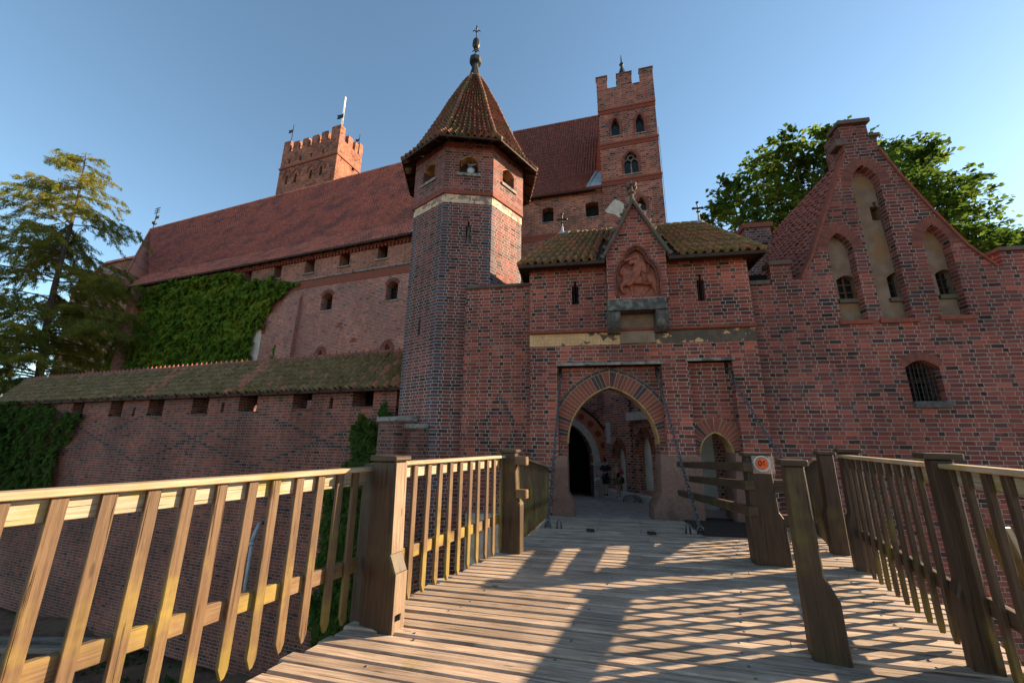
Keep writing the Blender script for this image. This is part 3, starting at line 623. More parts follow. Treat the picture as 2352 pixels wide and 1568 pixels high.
# ------------------------------------------------------------------ octagonal turret
SIDE = 1.85; AP = SIDE*1.2071
u0 = Frame((0, 0), -95.5); V = Vector((-2.68, 13.35, 0)); OF = []
for k in range(8):
    f = Frame(V[:2], -95.5-45*k); OF.append(f); V = V+f.u*SIDE
OC = OF[0].pt(SIDE/2, 0, AP)
def oct_ring(ap, z): return [OC+(OF[k].pt(0, 0)-OC)*(ap/AP)+Vector((0, 0, z)) for k in range(8)]
oz = lambda y, d=0: OF[0].px(1080, y, d)[1]
zA, zB, zC, zE = oz(467), oz(449), oz(441), 11.55
tur = thing('octagonal_turret', (OC.x, OC.y, -8.6), 'slender octagonal brick turret with steep pointed tile roof beside the gate', 'turret')
wz0, wz1, wza = oz(399, -.06), oz(368, -.06), oz(358, -.06)
sl1_ = [co6(820, 860), co6(890, 640)]
def fslit(fr, x0, x1, y0, y1):
    s0, z0 = fr.px(x0, y1); s1, z1 = fr.px(x1, y0); m_ = (s0+s1)/2; w_ = (s1-s0)*.16
    return [(s0, z0), (s1, z0), (s1, z1), (m_+w_, z1), (m_+w_, z1+.2), (m_-w_, z1+.2), (m_-w_, z1), (s0, z1)]
q0 = fslit(OF[0], sl1_[0][0], sl1_[1][0], sl1_[1][1], sl1_[0][1]); q7 = fslit(OF[7], 959, 967, 737, 770)
b = MB(); bu = MB()
for k in range(8):
    f = OF[k]; b.fr = f; n0 = len(b.v); 
    mbk = MB(f); mbk.prism([(0, -8.6), (SIDE, -8.6), (SIDE, zA), (0, zA)], [q0] if k == 0 else [q7] if k == 7 else (), 0, .3)
    mbk.build('shaft_face', M['oct'], tur)
    fu = Frame(f.pt(-.025, 0, -.06)[:2], -95.5-45*k); w2 = SIDE+.05
    hole = [openw(SIDE/2-.36, SIDE/2+.36, wz0, wz1, wza, segm)] if k in (0, 1, 7) else ()
    mbk = MB(fu); mbk.prism([(0, zC), (w2, zC), (w2, zE), (0, zE)], hole, 0, .45); mbk.build('upper_face', M['octup'], tur)
    if hole:
        mbk = MB(fu); mbk.prism([(SIDE/2-.45, wz0-.13), (SIDE/2+.50, wz0-.13), (SIDE/2+.50, wz0-.003), (SIDE/2-.45, wz0-.003)], (), -.06, .3); mbk.build('window_sill', M['stone'], tur, bevel=.015)
        mbk = MB(fu); pa = segm(SIDE/2-.36+.025, SIDE/2+.36+.025, wz1, wza); pi = [(p[0], p[1]-.03) for p in pa]
        for i in range(len(pa)-1): mbk.prism([pi[i], pi[i+1], pa[i+1], pa[i]], (), .01, .44)
        mbk.build('window_soffit', M['soffit'], tur)
        mbk = MB(fu)
        if k == 0: mbk.fbox(SIDE/2-.45, SIDE/2+.5, wz0-.05, wza+.1, .453, .5)
        else: mbk.solid([fu.pt(SIDE/2-.335, wz0, .1), fu.pt(SIDE/2+.385, wz0, .1), fu.pt(SIDE/2+.385, wz1-.05, .9), fu.pt(SIDE/2-.335, wz1-.05, .9)], [[0, 1, 2, 3]]); mbk.fbox(SIDE/2-.45, SIDE/2+.5, wz0-.05, wza+.1, .95, 1)
        mbk.build('window_shutter', M['timber'], tur)
    mbk = MB(f); mbk.fbox(-.004, SIDE+.004, zA-.02, zB, -.012, .2); mbk.build('plaster_frieze', M.setdefault('friezeo', frieze('turret frieze', -8.6, 9, (.22, .15, .12), (.56, .40, .26), (.66, .48, .33))), tur)
    mbk = MB(f); o2 = .035; mbk.prism([(-.04, zB), (SIDE+.04, zB), (SIDE+.04, zC), (-.04, zC)], (), -.075, .2); mbk.build('brick_moulding', M['redmould'], tur)
for f, q in ((OF[0], q0), (OF[7], q7)):
    b = MB(f); s0 = (q[0][0]+q[1][0])/2; wd = q[1][0]-q[0][0]
    for kx in ((-.25, 0, .25) if f is OF[0] else (0,)): b.tube([f.pt(s0+kx*wd, q[0][1], .05), f.pt(s0+kx*wd*.6, q[2][1], .05)], .012, 6)
    b.build('window_bar', M['stone'], tur)
    b = MB(f); b.fbox(s0-.3, s0+.3, q[0][1]-.1, q[4][1]+.1, .303, .34); b.build('dark_interior', M['dark'], tur)
PROF = [(2.86, 11.4), (2.38, 12.0), (1.88, 13.2), (1.57, 14.0), (1.1, 15.3), (.52, 16.7), (.30, 17.15)]
b = MB()
for (r0, z0), (r1, z1) in zip(PROF[:-1], PROF[1:]):
    R0, R1 = oct_ring(r0, z0), oct_ring(r1, z1); nrow = max(1, round(math.hypot(r1-r0, z1-z0)/.27))
    for k in range(8): tiles(b, R0[k], R0[(k+1) % 8], R1[(k+1) % 8], R1[k], 9, nrow, .075*min(1, .3+r0/3), .05, 5)
b.build('roof_tiles', M['turrettile'], tur, False, recalc=True)
b = MB()
for k in range(8):
    for (r0, z0), (r1, z1) in zip(PROF[:-1], PROF[1:]): ridge(b, oct_ring(r0, z0)[k], oct_ring(r1, z1)[k], .085, max(1, round(math.hypot(r1-r0, z1-z0)/.3)))
b.build('hip_tiles', M['turrettile'], tur, True)
b = MB(); R0, R1 = oct_ring(2.84, 11.37), oct_ring(AP-.1, 11.75); Rk = oct_ring(2.0, 12.7)
for k in range(8): b.face([R0[k], R0[(k+1) % 8], R1[(k+1) % 8], R1[k]]); b.beam(R0[k]+Vector((0, 0, -.04)), R0[(k+1) % 8]+Vector((0, 0, -.04)), .05, .08)
for k in range(8):
    for t_ in (.12, .5, .88): b.beam(R0[k].lerp(R0[(k+1) % 8], t_)+Vector((0, 0, -.05)), R1[k].lerp(R1[(k+1) % 8], t_)+Vector((0, 0, -.05)), .1, .12)
b.build('eaves', M['timber'], tur)
b = MB(); b.lathe(OC+Vector((0, 0, 0)), [(.42, 16.95), (.27, 17.45), (.15, 18.0), (.14, 18.1), (.29, 18.2), (.30, 18.46), (.2, 18.58), (.05, 18.66)], 8); b.build('lead_cap', M['lead'], tur)
b = MB(); b.tube([OC+Vector((0, 0, 18.6)), OC+Vector((0, 0, 20.6))], .028, 6)
b.lathe(OC, [(.05, 19.1), (.13, 19.16), (.19, 19.3), (.19, 19.5), (.15, 19.66), (.05, 19.74)], 10)
for zz, ww in ((18.95, .15), (20.25, .17)):
    for dx, dy in ((1, 0), (-1, 0), (0, 1), (0, -1)):
        c = OC+Vector((0, 0, zz)); b.tube([c+Vector((0, 0, -.1)), c+Vector((dx*ww*.6, dy*ww*.6, .07)), c+Vector((dx*ww, dy*ww, .02)), c+Vector((dx*ww*1.1, dy*ww*1.1, -.05))], [.02, .03, .025, .012], 5)
b.lathe(OC, [(.02, 20.3), (.06, 20.42), (.045, 20.52), (.008, 20.68)], 6)
b.build('finial', M['iron'], tur)
# stepped stone-capped buttress at the turret foot
f7 = OF[7]
for s0, s1, dd, zt in ((.15, 1.15, .85, f7.px(935, 970)[1]), (1.1, 1.75, .45, f7.px(960, 985)[1])):
    b = MB(f7); b.fbox(s0, s1, -8.6, zt, -dd, -.003); b.build('buttress', M['plain'], tur)
    b = MB(f7); b.fbox(s0-.06, s1+.06, zt, zt+.16, -dd-.08, -.003); b.build('buttress_cap', M['stone'], tur, bevel=.04)

# ------------------------------------------------------------------ low curtain wall with roofed walkway
Lw = Frame((-3.9, 15.0), -70); lp = Lw.px
wl0, wl1 = lp(-140, 960)[0], lp(912, 900)[0]
ze = lp(905, 886, -.35)[1]; zr = lp(918, 806, 1.15)[1]
cur = thing('curtain_wall', Lw.pt(0, -8.6), 'long low brick curtain wall with crenels under a mossy tile roof', 'wall')
holes = []
for x0, x1, y0, y1 in ((412, 478, 462, 540), (632, 708, 450, 543), (858, 948, 425, 540), (1118, 1213, 410, 528), (1395, 1502, 392, 515), (1715, 1825, 378, 500), (2068, 2190, 362, 488)):
    s0, z0 = lp(*cw((x0+x1)/2-(x1-x0)*.5, y1)); s1 = lp(*cw(x1, y1))[0]; holes.append([(s0, z0), (s1, z0), (s1, ze-.02), (s0, ze-.02)])
slits = []
for x, y0, y1 in ((780, 484, 535), (1303, 455, 514), (1943, 424, 490)):
    s0, z0 = lp(*cw(x, y1)); z1 = lp(*cw(x, y0))[1]; slits.append([(s0-.1, z0), (s0+.1, z0), (s0+.1, z1), (s0-.1, z1)])
out = [(wl0, -8.6), (wl1, -8.6), (wl1, ze+.1)]
for h in sorted(holes, key=lambda h: -h[0][0]): out += [(h[1][0], ze+.1), (h[1][0], h[1][1]), (h[0][0], h[0][1]), (h[0][0], ze+.1)]
out += [(wl0, ze+.1)]
b = MB(Lw); b.prism(out, slits, 0, .75); b.build('brickwork', M['low'], cur)
for h in holes:
    b = MB(Lw); b.fbox(h[0][0]-.02, h[1][0]+.02, h[0][1]-.001, h[0][1]+.05, -.05, .7); b.build('crenel_sill', M['coping'], cur)
for q in slits:
    b = MB(Lw); b.fbox(q[0][0]-.05, q[1][0]+.05, q[0][1]-.05, q[2][1]+.05, .753, .8); b.build('slit_back', M['dark'], cur)
b = MB(Lw); 
rear = [(wl0, -8.6), (wl1, -8.6), (wl1, ze+.3), (wl0, ze+.3)]
rh = [[(h[0][0]+1.0, h[0][1]-.1), (h[1][0]+.7, h[0][1]-.1), (h[1][0]+.7, ze+.05), (h[0][0]+1.0, ze+.05)] for h in holes[3:]]
b.prism(rear, rh[:-1], 2.4, 2.7); b.build('rear_wall', M['plain'], cur)
A, B_, C, D = Lw.pt(wl0, ze, -.35), Lw.pt(wl1+.4, ze, -.35), Lw.pt(wl1+.4, zr, 1.15), Lw.pt(wl0+2.0, zr, 1.15)
D0 = Lw.pt(lp(62, 876, 1.15)[0], zr, 1.15); A0_ = Lw.pt(lp(-18, 928, -.35)[0], ze, -.35)
nc = int((B_-A0_).length/.26)
st_ = [[(lp(x, y, -.35)[0]-lp(-18, 928, -.35)[0])/(B_-A0_).length for x in q] for q, y in (((325, 352), 910), ((524, 552), 900))]
def strip(u, v):
    if any(a_+.012*v <= u <= c_+.012*v for a_, c_ in st_) and random.random() < .85: return 1
    return 1 if random.random() < (.16 if u > .93 else .03) else 0
b = MB(); tiles(b, A0_, B_, C, D0, nc, 7, .075, .06, 5, colmat=strip); b.build('roof_tiles', [M['walktile'], M['newtile']], cur, False, recalc=True)
A9, B9 = Lw.pt(lp(-18, 928, -.35)[0], ze, 2.8), Lw.pt(wl1+.4, ze, 2.8)
b = MB(); tiles(b, B9, A9, D0, C, 60, 3, .05, .04, 4); b.build('roof_tiles', M['mosstile'], cur, False, recalc=True)
b = MB(); ridge(b, D0, C, .10, int((C-D0).length/.38)); b.build('ridge_tiles', M['darktile'], cur, True)
b = MB()
for k in range(int((C-D0).length/.38)):
    p = D0.lerp(C, k/((C-D0).length/.38)); b.lathe(p+Vector((0, 0, .08)), [(.06, 0), (.05, .05), (.015, .13)], 5)
b.build('ridge_knobs', M['terra'], cur)
dz = Vector((0, 0, -.06))
b = MB(); b.face([A0_+dz, B_+dz, C+dz, D0+dz]); b.face([B9+dz, A9+dz, D0+dz, C+dz]); b.beam(A0_+Lw.dn*.06+dz*1.5, B_+Lw.dn*.06+dz*1.5, .08, .1)
b.beam(Lw.pt(wl0, ze+.05, .2), Lw.pt(wl1, ze+.05, .2), .2, .16)
k = 0
while k < (B_-A0_).length: q = A0_.lerp(B_, k/(B_-A0_).length)+Vector((0, 0, -.12)); b.beam(q, q+Lw.dn*1.45+Vector((0, 0, zr-ze)), .1, .12); k += 1.1
b.build('eaves', M['timber'], cur)
# ------------------------------------------------------------------ long castle range behind
Pf = Frame((-11.9, 29.0), -70); pp = Pf.px
pal = thing('castle_range', Pf.pt(0, -8.6), 'long castle range with huge red tile roof and small windows, left of the turret', 'castle')
pL, pR = pp(312, 760)[0], pp(985, 700)[0]
pze = pp(880, 546, -.6)[1]; pstr = pp(800, 628)[1]; pzr = pp(900, 381, 7)[1]
def phole(x0, x1, y0, y1, arch=None):
    a, z0 = pp(*cpal((x0+x1)/2, y1)); z1 = pp(*cpal((x0+x1)/2, y0))[1]; s0 = pp(*cpal(x0, (y0+y1)/2))[0]; s1 = pp(*cpal(x1, (y0+y1)/2))[0]
    if arch: return openw(s0, s1, z0, z0+(z1-z0)*.78, z1, arch)
    return [(s0, z0), (s1, z0), (s1, z1), (s0, z1)]
H1 = [phole(*q) for q in ((250, 328, 550, 690), (578, 674, 475, 632), (940, 1044, 398, 560), (1338, 1440, 318, 484), (-60, 14, 610, 745), (-330, -262, 690, 820))]
H2 = [phole(748, 862, 842, 1022, segm), phole(1424, 1548, 718, 915, segm)]
s3 = [pp(*cpal(x, 1440))[0] for x in (700, 785, 1385, 1480)]; zz = [pp(*cpal(740, 1432))[1], pp(*cpal(1430, 1365))[1]]
H3 = [openw(s3[0], s3[1], zz[0]-2.5, zz[0]-1.0, zz[0], pointed), openw(s3[2], s3[3], zz[1]-2.5, zz[1]-1.1, zz[1], pointed)]
b = MB(Pf); b.prism([(pL, pstr), (pR, pstr), (pR, pze+.3), (pL, pze+.3)], H1, 0, .9); b.build('upper_wall', M['palup'], pal)
b = MB(Pf); b.prism([(pL, -8.6), (pR, -8.6), (pR, pstr-.003), (pL, pstr-.003)], H2+H3, -.04, .9); b.build('main_wall', M['palace'], pal)
WIN = {}
for q in H1+H2+H3:
    a, c, z0, z1 = min(p[0] for p in q), max(p[0] for p in q), min(p[1] for p in q), max(p[1] for p in q)
    b = MB(Pf); b.fbox(a-.2, c+.2, z0-.2, z1+.2, .905, 1.0) if q in H1 else b.fbox(a-.2, c+.2, z0-.2, z1+.2, .62, .68); wob = b.build('window', M['dark'] if q in H1 else M['patch'] if q in H3 else M['glass'], pal); WIN[id(q)] = wob
    if q not in H3:
        b = MB(Pf); b.fbox(a-.12, c+.12, z0-.12, z0-.002, -.12, .3); b.build('sill', M['stone'], wob)
for q in H2:
    b = MB(Pf); a, c, z0, z1 = q[1][0], q[0][0], q[0][1], max(p[1] for p in q); ring(b, Pf, q[2:], .3, 9, -.06, .1); b.build('arch', M['vousr'], WIN[id(q)])
    b = MB(Pf); b.fbox((a+c)/2-.03, (a+c)/2+.03, z0, z1, .56, .61)
    for k in range(1, 5): b.fbox(a, c, z0+(z1-z0)*k/5-.02, z0+(z1-z0)*k/5+.02, .565, .605)
    b.build('frame', M['iron'], WIN[id(q)])
for q in H3:
    b = MB(Pf); ring(b, Pf, q[2:], .36, 17, -.07, .1); b.build('arch', M['vousr'], WIN[id(q)])
b = MB(Pf); b.tube([Pf.pt(pL, pstr, -.08), Pf.pt(pR, pstr, -.08)], .09, 8); b.build('string_course', M['stone'], pal)
b = MB(Pf); b.fbox(pL, pR, pstr-.75, pstr-.12, -.065, -.02); b.build('frieze', M['redmould'], pal)
b = MB(Pf); b.fbox(pL, pR, pze-.25, pze+.1, -.25, -.01)
k = pL
while k < pR: b.fbox(k, k+.16, pze-.45, pze-.2, -.2, -.005); k += .34
b.build('cornice', M['redmould'], pal)
bx = pp(*cpal(520, 1100))[0]                        # battered buttress left of the windows
bt = pp(*cpal(480, 868))[1]
b = MB(Pf); P = [Pf.pt(bx-1.7, -8.6, -.8), Pf.pt(bx, -8.6, -.8), Pf.pt(bx, bt-.4, -.30), Pf.pt(bx-1.7, bt-.4, -.30), Pf.pt(bx-1.7, -8.6, -.03), Pf.pt(bx, -8.6, -.03), Pf.pt(bx, bt, -.03), Pf.pt(bx-1.7, bt, -.03)]
b.solid(P, [[0, 1, 2, 3], [1, 5, 6, 2], [0, 3, 7, 4], [3, 2, 6, 7]]); b.build('buttress', M['palace'], pal, recalc=True)
bc = pp(590, 800)[0]                                # large pale blind arch half hidden by the ivy
b = MB(Pf); pa = pointed(bc-2.0, bc+.35, pp(590, 770)[1], pp(560, 735)[1], 8); b.prism([(bc+.35, -8.6), (bc-2, -8.6)]+pa, (), -.07, -.042); b.build('blind_arch', M['patch'], pal)
b = MB(Pf); ring(b, Pf, pa, .35, 26, -.10, .05); b.build('window_arch', M['vousr'], pal)
wx = [pp(*cpal(935, 1175)), pp(*cpal(1095, 1335))]
for s0, z0 in wx:
    b = MB(Pf)
    for k in range(9): 
        a = random.uniform(-.35, .35); z = random.uniform(-.25, .25)*(1 if s0 == wx[0][0] else .4); b.fbox(s0+a-.14, s0+a+.14, z0+z-.06, z0+z+.06, -.045-random.random()*.02, -.03)
    b.build('broken_brick', M['redmould'], pal)
# roof: steep plane with a softer kick near the eave, hip at the left end
kx, kz = 1.6, pze+2.5
eL_, eR_ = pp(270, 664, -.6)[0], pR+.5
rLs = pp(341, 546, 7)[0]
roofm = M['redtile']
E0, E1 = Pf.pt(eL_, pze, -.6), Pf.pt(eR_, pze, -.6); K0, K1 = Pf.pt(eL_+.2, kz, kx), Pf.pt(eR_, kz, kx); R0, R1 = Pf.pt(rLs, pzr, 7), Pf.pt(eR_, pzr, 7)
ncl = int((E1-E0).length/.27)
b = MB(); tiles(b, E0, E1, K1, K0, ncl, 8, .075, .07, 4); tiles(b, K0, K1, R1, R0, ncl, 34, .075, .07, 4)
b.build('roof_tiles', roofm, pal, False, recalc=True)
b = MB(); b.face([Pf.pt(eL_, pze, 14.6), E0, R0]); b.build('hip_roof', roofm, pal)
b = MB(); b.face([E0+Vector((0, 0, -.1)), E1+Vector((0, 0, -.1)), Pf.pt(eR_, pze-.1, 14.6), Pf.pt(eL_, pze-.1, 14.6)]); b.face([Pf.pt(eR_, pze, 14.6), Pf.pt(eL_, pze, 14.6), R0, R1]); b.beam(E0+Vector((0, 0, -.08)), E1+Vector((0, 0, -.08)), .1, .16)
k = 0
while k < (E1-E0).length: q = E0.lerp(E1, k/(E1-E0).length)+Vector((0, 0, -.14)); b.beam(q, q+Pf.dn*.7, .14, .16); k += 1.2
b.build('eaves', M['timber'], pal)
b = MB(); ridge(b, R0, R1, .13, 90); ridge(b, E0, R0, .11, 40); b.build('ridge_tiles', roofm, pal, True)
b = MB(); b.solid([Pf.pt(eR_-2.2, pze-.03, -.75), Pf.pt(eR_-.2, pze-.03, -.75), Pf.pt(eR_-.2, kz+.2, kx-.15), Pf.pt(eR_-1.2, kz+.2, kx-.15)], [[0, 1, 2, 3]]); b.build('zinc_flashing', M['zinc'], pal)
# lightning wire down the roof
# weather vane on the ridge end
b = MB(); q = R0+Pf.u*.5; b.tube([q, q+Vector((0, 0, 3.4))], .05, 6); b.lathe(q+Vector((0, 0, .9)), [(.05, -.3), (.28, -.1), (.28, .1), (.05, .3)], 10)
b.beam(q+Vector((0, 0, 1.75)), q+Pf.u*.8+Vector((0, 0, 1.75)), .04, .45)
for zz in (2.6, 2.95, 3.3): b.beam(q-Pf.u*.6+Vector((0, 0, zz)), q+Pf.u*.6+Vector((0, 0, zz)), .06, .09)
b.build('weather_vane', M['iron'], pal)
# left wing with pale blind niches, mostly behind the larch
wing = thing('castle_wing', Pf.pt(pL-6, -8.6, 5), 'shadowed brick wing with pale blind niches behind the larch tree', 'castle')
wf = Frame(Pf.pt(0, 0, 4.0)[:2], -70); wq = wf.px
W_ = [wq(*p) for p in ((120, 880), (330, 880), (322, 590), (250, 605), (165, 668))]; W_[0] = (W_[0][0], -8.6); W_[1] = (W_[1][0], -8.6)
nich = []
for x in (205, 232, 262, 292):
    s0, z1 = wq(x, 610+ (292-x)*.35); nich.append(openw(s0-.38, s0+.38, z1-3.3, z1-1, z1, pointed))
b = MB(wf); b.prism(W_, nich, 0, .4); b.build('wall', M['palup'], wing)
b = MB(wf); b.fbox(min(q[1][0] for q in nich)-.5, max(q[0][0] for q in nich)+.5, min(q[0][1] for q in nich)-.2, max(p[1] for q in nich for p in q)+.1, .25, .41); b.build('niche_plaster', M['patch'], wing)
b = MB(wf); b.beam(wf.pt(*W_[4], .2), wf.pt(*W_[3], .2), 1.0, .3); b.beam(wf.pt(*W_[3], .2), wf.pt(*W_[2], .2), 1.0, .3); b.build('roof_edge', M['redtile'], wing)
tq = [wf.pt(*wq(x, y)) for x, y in ((278, 612), (312, 640), (352, 610), (318, 588))]
b = MB(); tiles(b, tq[0], tq[1], tq[2], tq[3], 8, 6, .05, .05, 4); b.build('dormer_roof', M['turrettile'], wing, True, recalc=True)
b = MB(); q0, q1 = wf.pt(*wq(258, 622), -1.0), wf.pt(*wq(290, 640), .2); b.beam(q0, q1, .3, .3); b.build('water_spout', M['stone'], wing)
s0, z0 = pp(282, 668, -.4); b = MB(Pf); b.fbox(pL-1.4, pL-.004, -8.6, pze-.1, -.6, .9); b.build('corner_pier', M['palup'], wing)

# ------------------------------------------------------------------ right range and belfry tower
Rf = Frame((4.48, 33.6), -75); rp_ = Rf.px
rng = thing('castle_range', Rf.pt(0, -8.6), 'brick range with steep dark red roof between the turret and the belfry', 'castle')
tL, tR = rp_(1379, 350, -.3)[0], rp_(1516, 360, -.3)[0]
qL = rp_(1150, 520)[0]; qze = rp_(1300, 440, -.5)[1]; qzr = rp_(1290, 283, 8)[1]
def rhole(x0, x1, y0, y1, d=0):
    s0, z0 = rp_(*ct(x0, (y0+y1)/2), d)[0], rp_(*ct((x0+x1)/2, y1), d)[1]; s1, z1 = rp_(*ct(x1, (y0+y1)/2), d)[0], rp_(*ct((x0+x1)/2, y0), d)[1]; return s0, s1, z0, z1
H = []
for q in ((265, 368, 1412, 1545), (655, 772, 1360, 1496)):
    s0, s1, z0, z1 = rhole(*q); H.append(openw(s0, s1, z0, z1-.12, z1, segm))
b = MB(Rf); b.prism([(qL, -8.6), (tL-.004, -8.6), (tL-.004, qze+.3), (qL, qze+.3)], H, 0, .8); b.build('wall', M['range'], rng)
for q in H:
    b = MB(Rf); b.fbox(q[1][0]-.2, q[0][0]+.2, q[0][1]-.2, max(p[1] for p in q)+.2, .805, .9); b.build('window_back', M['dark'], rng)
    b = MB(Rf); b.fbox(q[1][0]-.1, q[0][0]+.1, q[0][1]-.1, q[0][1]-.002, -.1, .3); b.build('window_sill', M['stone'], rng)
zz = rp_(1215, 545)[1]; b = MB(Rf); b.fbox(qL, tL-.01, zz-.12, zz+.12, -.06, -.003); b.fbox(qL, tL-.01, zz-.5, zz-.12, -.03, -.003); b.build('string_course', M['redmould'], rng)
E0, E1 = Rf.pt(qL-1, qze, -.6), Rf.pt(tL-1.35, qze, -.6); K0, K1 = Rf.pt(qL-1, qze+3.5, 2.2), Rf.pt(tL-.5, qze+3.5, 2.2); R0, R1 = Rf.pt(qL-1, qzr, 8), Rf.pt(tL-.01, qzr, 8)
b = MB(); ncl = int((E1-E0).length/.27); tiles(b, E0, E1, K1, K0, ncl, 8, .085, .07, 5); tiles(b, K0, K1, R1, R0, ncl+2, 20, .085, .07, 5); b.build('roof_tiles', M['darktile'], rng, False, recalc=True)
b = MB(); ridge(b, R0, R1, .13, 24); b.build('ridge_tiles', M['darktile'], rng, True)
b = MB(); b.solid([E1+Vector((0, 0, .1)), Rf.pt(tL-.02, qze+.1, -.6), Rf.pt(tL-.02, qze+3.6, 2.2), K1+Vector((0, 0, .1))], [[0, 1, 2, 3]])
for k in range(1, 6): b.beam(E1.lerp(K1, k/6)+Vector((0, 0, .11)), Rf.pt(tL-.02, qze+.12+3.5*k/6, -.6+2.8*k/6), .05, .05)
b.beam(E1+Vector((0, 0, .1)), K1+Vector((0, 0, .14)), .2, .2); b.build('zinc_flashing', M['zinc'], rng)
b = MB(); b.beam(E0+Vector((0, 0, -.12)), Rf.pt(tL-.02, qze-.12, -.5), .1, .16); b.face([E0+Vector((0, 0, -.05)), E1+Vector((0, 0, -.05)), Rf.pt(tL-.02, qze-.05, .3), Rf.pt(qL-1, qze-.05, .3)]); b.build('eaves', M['timber'], rng)
b = MB(Rf); b.prism([(-.5, 0)], (), 0, 0) if False else None
b.solid([R0, R1, Rf.pt(tL, qze, 16), Rf.pt(qL-1, qze, 16)], [[0, 1, 2, 3]]); b.build('rear_roof', M['darktile'], rng)

bel = thing('belfry_tower', Rf.pt(tL, -8.6), 'tall square brick belfry with three merlons and pointed windows', 'tower')
Tf = Frame(Rf.pt(0, 0, -.3)[:2], -75); tp = Tf.px; TD = tR-tL
ct_ = lambda x, y: tp(*ct(x, y))
zs1, zs2, zs3 = ct_(1050, 1150)[1], ct_(1040, 815)[1], ct_(1010, 500)[1]; zpar = ct_(1000, 318)[1]
ztl = [ct_(790, 255)[1], ct_(1000, 215)[1], ct_(1190, 172)[1]]
def thole(x0, x1, y0, y1):
    s0 = ct_(x0, (y0+y1)/2)[0]; s1 = ct_(x1, (y0+y1)/2)[0]; z0 = ct_((x0+x1)/2, y1)[1]; z1 = ct_((x0+x1)/2, y0)[1]; return s0, s1, z0, z1
TH = []
for q, kd, fr_ in (((885, 958, 610, 772), pointed, .62), ((1105, 1178, 572, 742), pointed, .62), ((1000, 1126, 905, 1108), pointed, .55), ((1120, 1198, 1322, 1442), segm, .7)):
    s0, s1, z0, z1 = thole(*q); TH.append(openw(s0, s1, z0, z0+(z1-z0)*fr_, z1, kd))
b = MB(Tf); b.prism([(tL, -8.6), (tR, -8.6), (tR, zs3), (tL, zs3)], TH, 0, .6)
b.build('front_wall', M['tower'], bel)
b = MB(Tf); b.fbox(tL, tL+.5, -8.6, zs3, .603, TD); b.fbox(tR-.5, tR, -8.6, zs3, .603, TD); b.fbox(tL, tR, -8.6, zs3, TD+.003, TD+.5); b.fbox(tL+.5, tR-.5, zs3-.3, zs3-.1, .603, TD); b.build('side_wall', M['tower'], bel)
LOU = []
for q in TH:
    a, c, z0, z1 = q[1][0], q[0][0], q[0][1], max(p[1] for p in q)
    b = MB(Tf); b.fbox(a-.1, c+.1, z0-.1, z1+.1, .45, .5); lou = b.build('window', M['glass'], bel); LOU.append(lou)
    b = MB(Tf); ring(b, Tf, [(a, z0+.1)]+q[2:]+[(c, z0+.1)], .24, 19, -.05, .2); b.build('arch', M['vousr'], lou)
    b = MB(Tf); b.fbox(a-.15, c+.15, z0-.12, z0-.002, -.08, .3); b.build('sill', M['stone'], lou)
a, c, z0, z1 = TH[2][1][0], TH[2][0][0], TH[2][0][1], max(p[1] for p in TH[2])
b = MB(Tf); mm = (a+c)/2; zm = z0+(z1-z0)*.55; b.fbox(mm-.06, mm+.06, z0, zm, .25, .38)
for s0, s1 in ((a, mm), (mm, c)):
    pa = pointed(s0+.02, s1-.02, zm-.05, zm+.4, 6); po = offpath(pa, .07)
    for i in range(len(pa)-1): b.prism([pa[i], pa[i+1], po[i+1], po[i]], (), .25, .36)
cc = [(mm+.22*math.cos(k*math.pi/6), zm+.55+.22*math.sin(k*math.pi/6)) for k in range(13)]; po = [(mm+.32*math.cos(k*math.pi/6), zm+.55+.32*math.sin(k*math.pi/6)) for k in range(13)]
for i in range(12): b.prism([cc[i], po[i], po[i+1], cc[i+1]], (), .25, .36)
b.build('tracery', M['stone'], LOU[2])
for z in (zs1, zs2, zs3-.1):
    b = MB(Tf); b.fbox(tL-.06, tR+.06, z-.1, z+.1, -.10, -.003); b.fbox(tL-.03, tR+.03, z-.5, z-.1, -.035, -.003)
    k = tL+.1
    while k < tR-.3: b.prism([(k, z-.5), (k+.17, z-.11), (k+.34, z-.5), (k+.27, z-.5), (k+.17, z-.24), (k+.07, z-.5)], (), -.07, -.036); k += .36
    b.build('brick_frieze', M['vousr'] if False else M['redmould'], bel)
pb = [ct_(x, 280)[0] for x in (845, 935, 1068, 1142)]
par = [(tL-.05, zs3), (tR+.05, zs3), (tR+.05, ztl[2]), (pb[3], ztl[2]), (pb[3], zpar), (pb[2], zpar), (pb[2], ztl[1]), (pb[1], ztl[1]), (pb[1], zpar), (pb[0], zpar), (pb[0], ztl[0]), (tL-.05, ztl[0])]
b = MB(Tf); b.prism(par, (), -.05, .4); b.fbox(tL-.05, tR+.05, zs3, zpar, TD-.1, TD+.3); b.fbox(tL-.05, tL+.35, zs3+.005, zpar, .403, TD-.11); b.fbox(tR-.35, tR+.05, zs3+.005, zpar, .403, TD-.11); b.build('parapet', M['tower'], bel)
b = MB(Tf)
for s0, s1, z in ((tL-.05, pb[0], ztl[0]), (pb[1], pb[2], ztl[1]), (pb[3], tR+.05, ztl[2])): b.fbox(s0-.06, s1+.06, z, z+.12, -.12, .46)
b.build('merlon_coping', M['coping'], bel)
b = MB(); c = Tf.pt((pb[1]+pb[2])/2-.1, ztl[1]+.1, .8); b.lathe(c, [(.7, -.3), (.6, .1), (.16, 1.5), (.1, 1.8), (.24, 2.0), (.08, 2.25), (.03, 3.2)], 8); b.build('spirelet', M['lead'], bel)
pp_ = [ct_(*p) for p in ((830, 1440), (862, 1400), (885, 1370), (915, 1340), (960, 1352), (985, 1370), (1010, 1395), (990, 1430), (985, 1485), (950, 1500), (920, 1475), (880, 1465), (850, 1462))]
